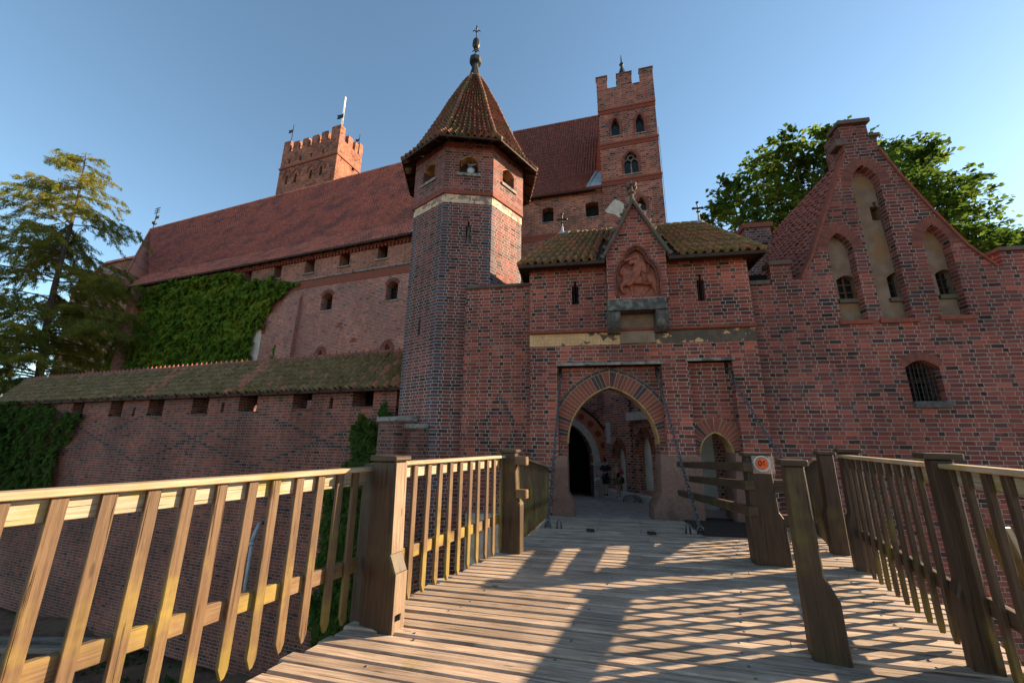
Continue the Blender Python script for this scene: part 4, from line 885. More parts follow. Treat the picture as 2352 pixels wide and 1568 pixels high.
b = MB(Tf); b.prism(pp_[::-1], (), -.012, -.003); b.build('plaster_patch', M['patch'], bel)
b = MB(); q = Tf.pt(tR+.1, 0, .1); b.tube([q+Vector((0, 0, -2)), q+Vector((0, 0, zs2+1))], .02, 5); b.build('lightning_rod', M['iron'], bel)

# ------------------------------------------------------------------ distant keep with flag masts
Yd = 66
kc = at_y(768, 400, Yd); Kf = Frame((kc.x, kc.y), -70)         # front corner; left face runs along -u
KW = abs(Kf.px(641, 400)[0]); kq = lambda x, y: Kf.px(*cd(x, y))
Ks = Frame((kc.x, kc.y), -160)                                 # right face, running away from the viewer
ks = lambda x, y: Ks.px(*cd(x, y)); KS = ks(1232, 700)[0]
kzt = kq(820, 605)[1]; kcr = [kq(580, 590)[1], kq(985, 460)[1]]
keep = thing('castle_keep', (kc.x, kc.y, -8.6), 'distant massive brick keep with flags and sunlit right face above the long roof', 'tower')
def merl(fr, q, edges, zb, zt, z0):
    P = [(edges[0], z0), (edges[-1], z0)]
    top = []
    for i in range(len(edges)-1):
        z = zt[i//2] if i % 2 == 0 else zb; top += [(edges[i], z), (edges[i+1], z)]
    return P+top[::-1]
el = [-KW]+[kq(x, 620)[0] for x in (588, 615, 665, 695, 745, 775, 828, 855, 905, 940)]+[0]
zt_ = [kcr[0]]+[kzt+.2+(kzt*0) for _ in range(4)]+[kcr[1]]
kzb = kq(780, 620)[1]-.2; zt_ = [kcr[0], kzb+2.2, kzb+2.2, kzb+2.2, kzb+2.4, kcr[1]]
kh = []
for x0, x1, y0, y1 in ((562, 586, 762, 798), (662, 684, 733, 768), (762, 784, 703, 738), (866, 888, 670, 706)):
    s0, z0 = kq(x0, y1); s1, z1 = kq(x1, y0); z1 = kq(x0, y0)[1]; kh.append([(s0, z0), (s1, z0), (s1, z1), (s0, z1)])
for x0, x1, y0, y1 in ((530, 558, 900, 985), (610, 640, 880, 965), (748, 776, 850, 930), (838, 868, 815, 900)):
    s0, z0 = kq(x0, y1); s1 = kq(x1, (y0+y1)/2)[0]; z1 = kq((x0+x1)/2, y0)[1]; kh.append(openw(s0, s1, z0, z1-.6, z1, pointed))
b = MB(Kf); b.prism(merl(Kf, 0, el, kzb, zt_, -8.6), kh, 0, 1.0); b.build('left_wall', M['tower2'], keep)
er = [.01]+[ks(x, 620)[0] for x in (1045, 1042+25, 1103, 1130, 1168, 1190)]+[KS]
er = [.01, KS*.2, KS*.36, KS*.55, KS*.66, KS*.80, KS*.87, KS]
sh_ = []
for x0, x1, y0, y1 in ((1020, 1043, 708, 760), (1134, 1156, 815, 850)):
    s0, z0 = ks(x0, y1); s1 = ks(x1, y1)[0]; z1 = ks(x0, y0)[1]; sh_.append([(s0, z0), (s1, z0), (s1, z1), (s0, z1)])
s0, z0 = ks(985, 930); s1 = ks(1012, 900)[0]; z1 = ks(998, 870)[1]; sh_.append(openw(s0, s1, z0-2, z1-.6, z1, pointed))
b = MB(Ks); b.prism(merl(Ks, 0, er, kzb, [kcr[1], kzb+2.2, kzb+2.2, kzb+2.6], -8.6), sh_, .01, .9); b.build('right_wall', M['tower2'], keep)
Kb = Frame(Kf.pt(-KW, 0, KS)[:2], 110)
b = MB(Kf); b.prism(merl(Kf, 0, el, kzb, zt_, kzb-6), (), KS-1.0, KS); b.fbox(-KW+.9, -.9, kzb-5, kzb-4.6, 1, KS-1); b.build('rear_wall', M['tower2'], keep)
b = MB(Ks); b.prism(merl(Ks, 0, er, kzb, [kcr[1], kzb+2.2, kzb+2.2, kzb+2.6], -8.6), (), -KW-.01+.0, -KW+.9) if False else b.prism(merl(Ks, 0, er, kzb, [kcr[1], kzb+2.2, kzb+2.2, kzb+2.6], -8.6), (), KW-.9, KW-.01); b.build('far_wall', M['tower2'], keep)
b = MB(Kf)
for q in kh: b.fbox(min(p[0] for p in q)-.3, max(p[0] for p in q)+.3, min(p[1] for p in q)-.3, max(p[1] for p in q)+.3, 1.003, 1.1)
b.build('window_back', M['dark'], keep)
b = MB(Ks)
for q in sh_: b.fbox(min(p[0] for p in q)-.3, max(p[0] for p in q)+.3, min(p[1] for p in q)-.3, max(p[1] for p in q)+.3, .903, 1.0)
b.build('window_back', M['dark'], keep)
zk = kq(720, 778)[1]
b = MB(Kf); b.fbox(-KW-.15, .1, zk-.35, zk, -.2, -.01); b.build('string_course', M['redmould'], keep)
b = MB(Ks); b.fbox(-.1, KS+.1, zk-.35, zk, -.2, .0); b.build('string_course', M['redmould'], keep)
for q in kh[4:]:
    b = MB(Kf); a, c = q[1][0], q[0][0]; ring(b, Kf, pointed(a-.5, c+.5, q[2][1], max(p[1] for p in q)+.9, 6), .35, 14, -.12, .2); b.build('window_arch', M['vousr'], keep)
def mast(p, zt, r, mat, flag=0, nm='flag_mast'):
    b = MB(); b.tube([p, Vector((p.x, p.y, zt))], [r, r*.7], 6); o = b.build(nm, mat, keep)
    if flag:
        b = MB(); t = Vector((p.x, p.y, zt-abs(flag)*.9)); dr = -Kf.u*abs(flag)
        b.solid([t, t+dr*.5+Vector((0, 0, -.1)), t+dr+Vector((0, 0, .1)), t+dr*.85+Vector((0, 0, -.5*abs(flag)*.5)), t+dr+Vector((0, 0, -abs(flag)*.55)), t+dr*.5+Vector((0, 0, -abs(flag)*.7)), t+Vector((0, 0, -abs(flag)*.6))], [[0, 6, 5, 1], [1, 5, 4, 3], [1, 3, 2]])
        f_ = b.build('metal_flag', M['iron'], keep)
def zat(fr, x, y, d): return fr.px(*cd(x, y), d)
s0, z0 = zat(Kf, 968, 240, 3.0); mast(Kf.pt(kq(922, 540)[0], kzb-3, 3.0), z0, .26, M['white'])
s0, z0 = zat(Kf, 610, 448, .5); mast(Kf.pt(-KW+1.2, kcr[0]-.1, .5), z0, .09, M['iron'], 1.3)
s0, z0 = zat(Kf, 1022, 306, .5); mast(Kf.pt(-.3, kcr[1]-.1, .5), z0, .09, M['iron'], 1.7)
s0, z0 = ks(1233, 534); mast(Ks.pt(KS-.8, kzb+2.5, .5), z0, .09, M['iron'], 1.1)
mast(Ks.pt(KS*.42, kzb-2, 3), kzb+5.5, .2, M['white'])

# ------------------------------------------------------------------ gabled building and wall on the right
Wf = Frame(G.pt(0, 0, .14)[:2], -80); q5 = lambda x, y, d=0: Wf.px(*c5(x, y), d)
gab = thing('gabled_house', Wf.pt(q5(1300, 1200)[0], -8.6), 'brick house with tall stepped gable, three plastered niches and red tile roof', 'house')
zcap = q5(550, 1200)[1]; zm1 = q5(650, 1065)[1]
vl = [q5(*p) for p in ((800, 1158), (868, 1010), (950, 750), (1035, 480), (1098, 285))]
vr = [q5(*p) for p in ((1330, 255), (1480, 440), (1700, 680), (1950, 930), (2155, 1075))]
apx = [q5(*p) for p in ((1085, 200), (1050, 190), (1050, 105), (1245, 72), (1262, 160), (1310, 168), (1322, 190))]
wR = Wf.px(2420, 700)[0]; sm0 = q5(575, 1100)[0]; sm1 = q5(720, 1090)[0]; zr1 = q5(2150, 1075)[1]; zr2 = q5(2200, 968)[1]; sr1 = q5(2105, 1000)[0]+.25
ze_ = apx[2][1]; zt5 = (apx[2][1]+apx[3][1])/2
gz_ = [(sR+.0, -8.6), (wR, -8.6), (wR, zr2), (sr1+1.3, zr2), (sr1+1.3, zr2)]
outer = [(sR-.3, -8.6), (wR, -8.6), (wR, zr2-.0), (sr1, zr2), (sr1, zr1), (vr[-1][0], zr1)] + vr[::-1][1:] + [(apx[6][0], apx[5][1]), (apx[4][0], apx[5][1]), (apx[4][0], zt5), (apx[2][0], zt5), (apx[2][0], apx[1][1]), (apx[0][0]-.02, apx[0][1]-.3)] + vl[::-1] + [(sm1+.02, vl[0][1]-.02), (sm1, zcap+.15), (sm1, zm1), (sm0, zm1), (sm0, zcap), (sR-.3, zcap)]
def nq(a, c, yb, yspr, yap, dz=0):
    return None
def niche(sl_, sr2, zb, zs, za): return openw(sl_, sr2, zb, zs, za, pointed)
N1 = niche(q5(1028, 1200)[0], q5(1208, 1200)[0], q5(1170, 1447)[1], q5(1060, 960)[1], q5(1050, 838)[1])
N2 = niche(q5(1238, 900)[0], q5(1445, 900)[0], q5(1520, 1435)[1], q5(1280, 500)[1], q5(1250, 362)[1])
N3 = niche(q5(1722, 1200)[0], q5(1912, 1200)[0], q5(1880, 1415)[1], q5(1740, 920)[1], q5(1705, 780)[1])
gw = lambda x, y: Wf.px(*ck(x, y))
WN = openw(gw(622, 640)[0], gw(985, 640)[0], gw(870, 855)[1], gw(760, 440)[1], gw(750, 365)[1], segm)
b = MB(Wf); b.prism(outer, [N1, N2, N3, WN], 0, .26); b.build('front_wall', M['right'], gab)
wins = [openw(q5(1047, 1230, .27)[0], q5(1197, 1230, .27)[0], q5(1130, 1303, .27)[1], q5(1115, 1165, .27)[1], q5(1105, 1136, .27)[1], segm),
        openw(q5(1396, 1200, .27)[0], q5(1543, 1200, .27)[0], q5(1480, 1292, .27)[1], q5(1440, 1150, .27)[1], q5(1435, 1115, .27)[1], segm),
        openw(q5(1738, 1190, .27)[0], q5(1888, 1190, .27)[0], q5(1822, 1272, .27)[1], q5(1785, 1125, .27)[1], q5(1778, 1095, .27)[1], segm)]
s0, z0 = q5(1330, 752, .27); z1 = q5(1315, 655, .27)[1]; slt = [(s0-.16, z0), (s0+.16, z0), (s0+.16, z1), (s0+.05, z1), (s0+.05, z1+.16), (s0-.05, z1+.16), (s0-.05, z1), (s0-.16, z1)]
for i, q in enumerate((N1, N2, N3)):
    a, c, z0, z1 = q[1][0]-.05, q[0][0]+.05, q[0][1]-.05, max(p[1] for p in q)+.05
    b = MB(Wf); b.prism([(a, z0), (c, z0), (c, z1), (a, z1)], [wins[i]]+([slt] if i == 1 else []), .263, .55); b.build('niche_plaster', M['plaster'], gab)
    b = MB(Wf); ring(b, Wf, q[2:], .30, 24, -.006, .1, .1); b.build('niche_arch', M['vousr'], gab)
    wn = wins[i]; a, c, z0, z1 = wn[1][0], wn[0][0], wn[0][1], max(p[1] for p in wn)
    b = MB(Wf); b.prism(wn, (), .50, .53); pane = b.build('window', M['glass'], gab)
    b = MB(Wf)
    for s0 in (a+.03, (a*1+c)/2, c-.03): b.fbox(s0-.025, s0+.025, z0, z1-.02, .44, .49)
    for t_ in (.03, .36, .68): b.fbox(a, c, z0+(z1-z0)*t_-.02, z0+(z1-z0)*t_+.02, .445, .485)
    b.build('frame', paintmat('window frame brown', (.12, .055, .035)) if i == 0 else M['timber'], pane)
    b = MB(Wf); b.fbox(a-.06, c+.06, z0-.12, z0+.0, .18, .49); b.build('sill', M['coping'], pane)
    b = MB(Wf); b.fbox(q[1][0]-.1, q[0][0]+.1, q[0][1]-.12, q[0][1]-.001, -.07, .262); b.build('niche_sill', M['redmould'], gab)
b = MB(Wf); b.fbox(slt[0][0]-.1, slt[1][0]+.1, slt[0][1]-.1, slt[4][1]+.1, .553, .6); b.build('dark_interior', M['dark'], gab)
# the wall behind the facing, with the grilled window
b = MB(Wf); b.prism([(sR-.3, -8.6), (wR, -8.6), (wR, zr2-.3), (sr1+.1, zr2-.3), (sr1, zr1-.5), (sR-.3, zcap-.3)], [[(p[0]+(.12 if p[0] < (WN[0][0]+WN[1][0])/2 else -.12)*0, p[1]) for p in WN]]+[[(w_[1][0]-.3, w_[0][1]-.5), (w_[0][0]+.3, w_[0][1]-.5), (w_[0][0]+.3, max(p[1] for p in w_)+1), (w_[1][0]-.3, max(p[1] for p in w_)+1)] for w_ in wins[:0]], .60, .75); b.build('wall_core', M['plain'], gab)
b = MB(Wf); pa = [(WN[1][0], WN[1][1])]+WN[2:]+[(WN[0][0], WN[0][1])]; po = offpath(pa, .06)
for i in range(len(pa)-1): b.prism([pa[i], pa[i+1], po[i+1], po[i]], (), .262, .598)
b.build('window_reveal', M['plain'], gab)
a, c, z0, z1 = WN[1][0], WN[0][0], WN[0][1], max(p[1] for p in WN)
b = MB(Wf); ring(b, Wf, WN[2:], .24, 15, -.006, .1); b.build('window_arch', M['vousr'], gab)
b = MB(Wf); b.fbox(a-.02, c+.06, z0-.02, z0+.15, -.10, .3); b.build('window_sill', M['sill'], gab, bevel=.01)
b = MB(Wf)
for k in range(1, 8): b.tube([Wf.pt(a+(c-a)*k/8, z0, .16), Wf.pt(a+(c-a)*k/8, z1, .16)], .013, 5)
for k in range(1, 9): b.tube([Wf.pt(a, z0+(z1-z0)*k/9.5, .16), Wf.pt(c, z0+(z1-z0)*k/9.5, .16)], .011, 5)
b.build('window_grille', M['iron'], gab)
b = MB(Wf)
for k in (0.02, .5, .98): b.fbox(a+(c-a)*k-.035, a+(c-a)*k+.035, z0, z1, .42, .5)
b.fbox(a, c, z0+(z1-z0)*.6-.04, z0+(z1-z0)*.6+.04, .415, .505); b.build('window_frame', M['timber'], gab)
b = MB(Wf); b.fbox(a+.0, (a+c)/2-.04, z0, z1, .52, .54); b.build('window_shutter', paintmat('tan blind', (.26, .16, .08)), gab)
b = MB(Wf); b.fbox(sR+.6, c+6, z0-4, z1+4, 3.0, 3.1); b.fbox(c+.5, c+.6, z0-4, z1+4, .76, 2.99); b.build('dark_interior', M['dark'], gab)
# verge copings and gable top
for vv, sg in ((vl, -1), (vr, 1)):
    b = MB()
    for i in range(len(vv)-1):
        p0, p1 = Wf.pt(*vv[i], .1), Wf.pt(*vv[i+1], .1); t = (p1-p0).normalized(); nn = Wf.dn.cross(t)*(1 if sg < 0 else -1); nn = nn if nn.z > 0 else -nn
        b.beam(p0+nn*.02-t*.01, p1+nn*.02+t*.01, .30, .07, up=nn)
    b.build('verge_coping', M['redmould'], gab, bevel=.01)
for q in ((apx[2][0]-.08, apx[4][0]+.08, zt5, zt5+.14, -.12, .5), (apx[4][0]+.0, apx[6][0]+.08, apx[5][1], apx[5][1]+.1, -.08, .4), (sm0-.06, sm1+.05, zm1, zm1+.14, -.08, .4), (sR-.3, sm0-.07, zcap, zcap+.13, -.08, .4), (sr1-.05, wR, zr2, zr2+.12, -.08, .4), (apx[0][0]-.25, apx[0][0]+.1, apx[1][1]-.25, apx[1][1]+.0, -.05, .4)):
    b = MB(Wf); b.fbox(*q); b.build('wall_coping', M['coping'], gab, bevel=.02)
b = MB(Wf); b.fbox(apx[2][0]+.05, apx[4][0]-.05, apx[0][1]-1.2, zt5-.01, .262, .9); b.build('gable_shaft', M['right'], gab)
# roof behind the gable
rs_, rzz = (apx[0][0]+apx[5][0])/2, apx[0][1]-.5; es, ez2 = sR+.4, zcap-.4
LB = 9.5
vs = [(sR+.25, zcap-1.3), (vl[0][0]-.05, vl[0][1]-.15)]+[(p[0]-.02, p[1]-.06) for p in vl[1:]]+[(rs_, rzz)]
b = MB()
for q0, q1 in zip(vs[:-1], vs[1:]):
    f0, f1_ = Wf.pt(*q0, .25), Wf.pt(*q1, .25); tiles(b, f0+Wf.dn*LB, f0, f1_, f1_+Wf.dn*LB, 36, max(1, round(math.dist(q0, q1)/.26)), .05, .05, 5)
b.build('roof_tiles', M['darktile'], gab, False, recalc=True)
b = MB(); b.solid([Wf.pt(*q, .262)-Vector((0, 0, .12))+Wf.u*.08 for q in vs]+[Wf.pt(*q, LB)-Vector((0, 0, .12))+Wf.u*.08 for q in vs], [[i, i+1, i+1+len(vs), i+len(vs)] for i in range(len(vs)-1)]); b.build('roof_underlay', M['timber'], gab)
er_ = vr[-1][0]; b = MB(); tiles(b, Wf.pt(er_, ez2, .3), Wf.pt(er_, ez2, .3)+Wf.dn*LB, Wf.pt(rs_, rzz, .3)+Wf.dn*LB, Wf.pt(rs_, rzz, .3), 20, 12, .05, .05, 3); b.build('roof_tiles', M['darktile'], gab, False, recalc=True)
b = MB(); ridge(b, Wf.pt(rs_, rzz+.02, .3), Wf.pt(rs_, rzz+.02, .3)+Wf.dn*LB, .11, 26); b.build('ridge_tiles', M['darktile'], gab, True)
b = MB(Wf); b.prism([(es+.1, -8.6), (er_, -8.6), (er_, ez2), (rs_, rzz-.1), (es+.1, ez2)], (), LB, LB+.2); b.build('roof_truss', M['plain'], gab)
b = MB(Wf); b.fbox(sR+.3, sR+.5, -8.6, zcap-1.35, .76, LB-.01); b.build('side_wall', M['court'], gab)
b = MB(Wf); b.fbox(er_-.3, er_-.1, -8.6, ez2-.1, .76, LB-.01); b.build('side_wall', M['plain'], gab)
chm = thing('chimney_stack', Wf.pt(2, 0, 6), 'square brick chimney behind the gate roof by the red tiled slope', 'chimney')
cfr = Frame(Wf.pt(0, 0, 4.6)[:2], -80); cx0, cx1 = cfr.px(1713, 550)[0], cfr.px(1774, 550)[0]; cz1 = cfr.px(1745, 517)[1]
b = MB(cfr); b.fbox(cx0, cx1, -2, cz1-.12, 0, cx1-cx0); b.build('shaft', brick('chimney brick', [(.16, .07, .06), (.22, .09, .075), (.26, .11, .09)], mortar=(.5, .44, .4)), chm)
b = MB(cfr); b.fbox(cx0-.08, cx1+.08, cz1-.12, cz1+.1, -.08, cx1-cx0+.08); b.fbox(cx0+.12, cx1-.12, cz1+.1, cz1+.16, .12, cx1-cx0-.12); b.build('cap', M['redmould'], chm)
# ------------------------------------------------------------------ courtyard seen through the arches
cy = thing('courtyard_building', G.pt(2, -2.4, 8), 'dark brick courtyard buildings with stone arch and pale blind niches, seen through the gate', 'building')
def gpt(x, y, Y): return at_y(x, y, Y)
P1, P2 = (4.86, 21.2), (6.5, 17.4)
def frame2(p, q): f = Frame(p, 0); d = (Vector(q)-Vector(p)).normalized(); f.u = Vector((d.x, d.y, 0)); f.dn = Vector((-d.y, d.x, 0)); f.O = Vector((p[0], p[1], 0)); return f
P0 = (-3.0, 20.6)
f1 = frame2(P0, P1); l1 = (Vector(P1)-Vector(P0)).length
sa, z_sp = f1.px(1363, 1065)[0], f1.px(1363, 1062)[1]; sa0 = sa-3.3; az = z_sp+2.2; CG = -2.9
ar = [(sa0+(sa-sa0)/2-(sa-sa0)/2*math.cos(t), z_sp+az*0+2.0*math.sin(t)) for t in np.linspace(0, math.pi, 17)]
b = MB(f1); b.prism([(0, -8.6), (sa0, -8.6)]+ar+[(sa, -8.6), (l1, -8.6), (l1, 3.4), (0, 3.4)], (), 0, .7); b.build('wall', M['court'], cy)
b = MB(f1); ring(b, f1, ar, .36, 21, -.08, .5, .03); b.build('stone_arch', M['courtstone'], cy)
b = MB(f1); ring(b, f1, offpath(ar, .37), .62, 26, -.03, .2, .04); b.build('terracotta_arch', M['courtterra'], cy)
b = MB(f1); ring(b, f1, offpath(ar, 1.0), .12, 40, -.04, .2, .06); b.build('dark_hood', M['iron'], cy)
for a_ in (.98, 1.25, 1.5, 1.75, 2.0, 2.25, 2.5, 2.75):
    b = MB(f1); t = a_; c = ((sa0+sa)/2+2.35*math.cos(math.pi-t-0.3), z_sp+2.6*math.sin(math.pi-t-.3))
    b.prism([(c[0]+.17*math.cos(k*math.pi/5), c[1]+.17*math.sin(k*math.pi/5)) for k in range(10)], (), -.032, .0); b.build('trefoil_recess', M['redmould'], cy)
b = MB(f1); b.fbox(sa, sa+.75, -8.6, z_sp, -.12, .5); b.fbox(sa-.06, sa+.82, z_sp-.16, z_sp+.0, -.2, .5); b.prism([(sa-.25, -8.6), (sa+.9, -8.6), (sa+.85, z_sp-2.0), (sa, z_sp-1.8)], (), -.3, -.125); b.build('stone_pier', M['courtstone'], cy, bevel=.03)
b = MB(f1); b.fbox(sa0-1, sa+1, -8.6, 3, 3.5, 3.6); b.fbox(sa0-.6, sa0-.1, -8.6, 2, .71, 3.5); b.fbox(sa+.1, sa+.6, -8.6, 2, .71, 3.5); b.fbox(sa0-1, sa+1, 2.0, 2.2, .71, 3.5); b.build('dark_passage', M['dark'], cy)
f2 = frame2(P1, P2); l2 = (Vector(P2)-Vector(P1)).length
n1a, n1b = f2.px(1413, 1060)[0], f2.px(1436, 1060)[0]; n1t = f2.px(1425, 1018)[1]; n1z = f2.px(1425, 1130)[1]; n2a, n2b = f2.px(1468, 1050)[0], f2.px(1497, 1050)[0]; n2t = f2.px(1484, 990)[1]; n2z = f2.px(1484, 1128)[1]
NA, NB = openw(n1a, n1b, n1z, n1t-.75, n1t, pointed), openw(n2a, n2b, n2z, n2t-1.0, n2t, pointed)
b = MB(f2); b.prism([(0, -8.6), (l2, -8.6), (l2, 3.4), (0, 3.4)], [NA, NB], 0, .32); b.build('wall', M['court'], cy)
b = MB(f2); b.fbox(-.1, l2, -8.6, 3.3, .323, .5); b.build('niche_plaster', M['palecourt'], cy)
for q in (NA, NB):
    b = MB(f2); ring(b, f2, q[2:], .26, 15, -.02, .1); b.build('niche_arch', M['vous'], cy)
b = MB(f2); zc_ = f2.px(1470, 965)[1]; sp_ = (n1b+n2a)/2; b.fbox(sp_-.22, sp_+.16, -8.6, 3.3, -.14, -.003); b.build('pilaster', M['court'], cy)
b = MB(f2); b.prism([(sp_+.17, zc_), (l2, zc_), (l2, zc_+.35), (sp_+.17, zc_+.35)], (), -.35, -.003); b.build('cornice', M['courtstone'], cy)
b = MB(f2); b.fbox(.2, l2, -8.6, -2.25, -.3, -.003); b.build('stone_plinth', M['courtstone'], cy, bevel=.04)
s0, z0 = f2.px(1432, 1000)[0]-.9, f2.px(1400, 990)[1]; b = MB(f2); b.fbox(.25, .6, z0-.6, z0+.45, -.03, .0); b.build('stone_slit', M['courtstone'], cy)
f3 = frame2((7.2, 15.7), (9.4, 15.2)); b = MB(f3); b.fbox(-.2, .55, -8.6, 3, 0, .3); b.build('plaster_wall', M['palecourt'], cy)
b = MB(f3); b.fbox(.553, 4, -8.6, 4, -.2, .3); b.build('wall', M['court'], cy)
b = MB(f3); b.fbox(1.0, 1.4, -8.6, 1.5, -2.6, -.21); b.build('passage_wall', M['court'], cy)
b = MB(); st = gpt(1452, 1128, 18.6); b.lathe((st.x, st.y, -3.2), [(.42, 0), (.45, .6), (.38, .85), (.2, .92)], 9); tag(b.build('boulder', M['stone'], None, True), 'rounded grey stone block beside the courtyard niche wall', 'stone')
# ------------------------------------------------------------------ bridge, drawbridge, railings
HL, HR = Vector((.62, 8.02, DECK)), Vector((5.9, 7.15, DECK))
def planks(name, EL, ER, n, parent, thick=.06, over=.07, mats=None):
    def along(Pn, t):
        L = [0]
        for i in range(1, len(Pn)): L.append(L[-1]+(Vector(Pn[i])-Vector(Pn[i-1])).length)
        d = L[-1]*t; j = max(i for i in range(len(L)-1) if L[i] <= d+1e-9)
        return Vector(Pn[j]).lerp(Vector(Pn[j+1]), (d-L[j])/(L[j+1]-L[j]))
    b = MB(); ts = [0]
    while ts[-1] < 1: ts.append(ts[-1]+random.uniform(.85, 1.15)/n)
    ts = [t/ts[-1] for t in ts]; nails = MB()
    for k in range(len(ts)-1):
        g0, g1 = (ts[k+1]-ts[k])*random.uniform(.04, .09), (ts[k+1]-ts[k])*random.uniform(.04, .09); q = []
        o1, o2 = random.uniform(-over, over), random.uniform(-over, over); dz = random.uniform(-.006, .006)
        for E, o in ((EL, o1), (ER, o2)):
            for t in (ts[k]+g0, ts[k+1]-g1):
                p = along(E, t); q.append((p, o))
        l0, l1, r0, r1 = [x[0] for x in q]; d0 = (r0-l0).normalized()
        l0, l1, r0, r1 = l0-d0*(.1+o1), l1-d0*(.1+o1), r0+d0*(.1+o2), r1+d0*(.1+o2)
        cuts = [0, 1]
        if random.random() < .18: cuts = [0, random.uniform(.3, .7), 1]
        for c0, c1 in zip(cuts[:-1], cuts[1:]):
            e = .004/(r0-l0).length if len(cuts) > 2 else 0
            a, c, d, f = l0.lerp(r0, c0+e), l0.lerp(r0, c1-e), l1.lerp(r1, c1-e), l1.lerp(r1, c0+e)
            zz = Vector((0, 0, dz+random.uniform(-.003, .003))); nv = 9; tops = []; o = random.random()*40; W = (f-a).length; Ln = (c-a).length; h = Vector((0, 0, thick)); ed = (f-a).normalized()*.012
            # slightly rounded top edges
            P = [a-h, c-h, d-h, f-h, a+zz-Vector((0, 0, .01)), c+zz-Vector((0, 0, .01)), d+zz-Vector((0, 0, .01)), f+zz-Vector((0, 0, .01)), a+zz+ed, c+zz+ed, d+zz-ed, f+zz-ed]
            F = [[0, 3, 2, 1], [0, 1, 5, 4], [2, 3, 7, 6], [1, 2, 6, 5], [3, 0, 4, 7], [4, 5, 9, 8], [6, 7, 11, 10], [8, 9, 10, 11], [5, 6, 10, 9], [7, 4, 8, 11]]
            def uvp(i): 
                u_ = {0: 0, 1: Ln, 2: Ln, 3: 0}[i % 4]; v_ = {0: 0, 1: 0, 2: W, 3: W}[i % 4]; return (o+u_, o+v_+(.0 if i > 3 else .05))
            b.solid(P, F, 0, [[uvp(i) for i in fc] for fc in F])
        for t in (.13, .36, .62, .87):
            if random.random() < .8:
                p = l0.lerp(r0, t+random.uniform(-.01, .01)).lerp(l1.lerp(r1, t), random.choice((.3, .7))); b.lathe(p+Vector((0, 0, dz+.001)), [(.014, -.004), (.012, .003), (.004, .006)], 6, 1)
    return b.build(name, [M['deck'], M['chain']], parent)
brg = thing('footbridge', (.8, 3, -8.6), 'wide weathered plank deck of the wooden bridge leading to the gate', 'bridge')
EL = [(-3.6, -.9, DECK), (-1.35, 4.0, DECK), (-.12, 6.35, DECK), (HL.x, HL.y-.12, DECK)]
ER = [(.9, -2.6, DECK), (3.25, 2.35, DECK), (4.95, 5.75, DECK), (HR.x, HR.y-.12, DECK)]
planks('deck', EL, ER, 66, brg)
for t in (.04, .5, .96):
    b = MB()
    for i in range(len(EL)-1):
        p = [Vector(EL[i+j]).lerp(Vector(ER[i+j]), t)-Vector((0, 0, .2)) for j in (0, 1)]; b.beam(p[0], p[1], .22, .26)
    b.build('girder', M['timber'], brg)
for i in (1, 2):
    for t in (.1, .9):
        p = Vector(EL[i]).lerp(Vector(ER[i]), t); b = MB(); b.beam(Vector((p.x, p.y, -8.6)), p-Vector((0, 0, .34)), .3, .3); b.build('pile', M['timber'], brg)
GL, GR = G.pt(g(1268, 1180)[0]+.02, THR+.02, -.02), G.pt(sR+.9, THR+.02, -.02)
mid = .55
HM, GM = HL.lerp(HR, mid), GL.lerp(GR, .57)
db = thing('drawbridge', HL.lerp(HM, .5), 'weathered plank drawbridge leaf in front of the large archway', 'drawbridge')
planks('deck', [HL, GL], [HM-(HR-HL).normalized()*.12, GM-(HR-HL).normalized()*.12], 30, db, over=.0)
b = MB(); b.beam(HL+Vector((0, .05, -.13)), HM+Vector((-.1, .05, -.13)), .16, .14); b.build('front_beam', M['timber'], db)
for t in (.3, .67): b = MB(); p = HL.lerp(HM, t); b.beam(p+Vector((-.07, .06, .012)), p+Vector((.07, .05, .012)), .12, .03); b.build('hinge', M['iron'], db)
db2 = thing('drawbridge', HM.lerp(HR, .5), 'narrow plank drawbridge leaf for walkers beside the large one, under the rubber mat', 'drawbridge')
planks('deck', [HM+(HR-HL).normalized()*.02, GM+(HR-HL).normalized()*.02], [HR, GR], 30, db2, over=.0)
dzt = (GL.z-HL.z)/(GL-HL).dot(G.dn)
def deckz(p):                                              # deck height under a point of the sloping leaf
    t = (p-HL).dot(G.dn); return DECK+max(0, t)*dzt
mpts = []
for x, y in ((1616, 1227), (1722, 1231), (1720, 1190), (1558, 1184)):
    z = DECK
    for _ in range(12): p = at_z(x, y, z); z = deckz(p)+.03
    mpts.append(p)
b = MB(); lo = [p-Vector((0, 0, .018)) for p in mpts]; b.solid(mpts+lo, [[0, 1, 2, 3], [0, 4, 5, 1], [1, 5, 6, 2], [2, 6, 7, 3], [3, 7, 4, 0], [7, 6, 5, 4]])
tag(b.build('rubber_mat', M['mat']), 'dark anti slip mat lying across the drawbridge planks', 'mat')
def fences(p0, p1): d = Vector((p1[0]-p0[0], p1[1]-p0[1], 0)); f = Frame((p0[0], p0[1]), 0); f.u = d.normalized(); f.dn = Vector((-f.u.y, f.u.x, 0)); f.O = Vector((p0[0], p0[1], 0)); return f, d.length
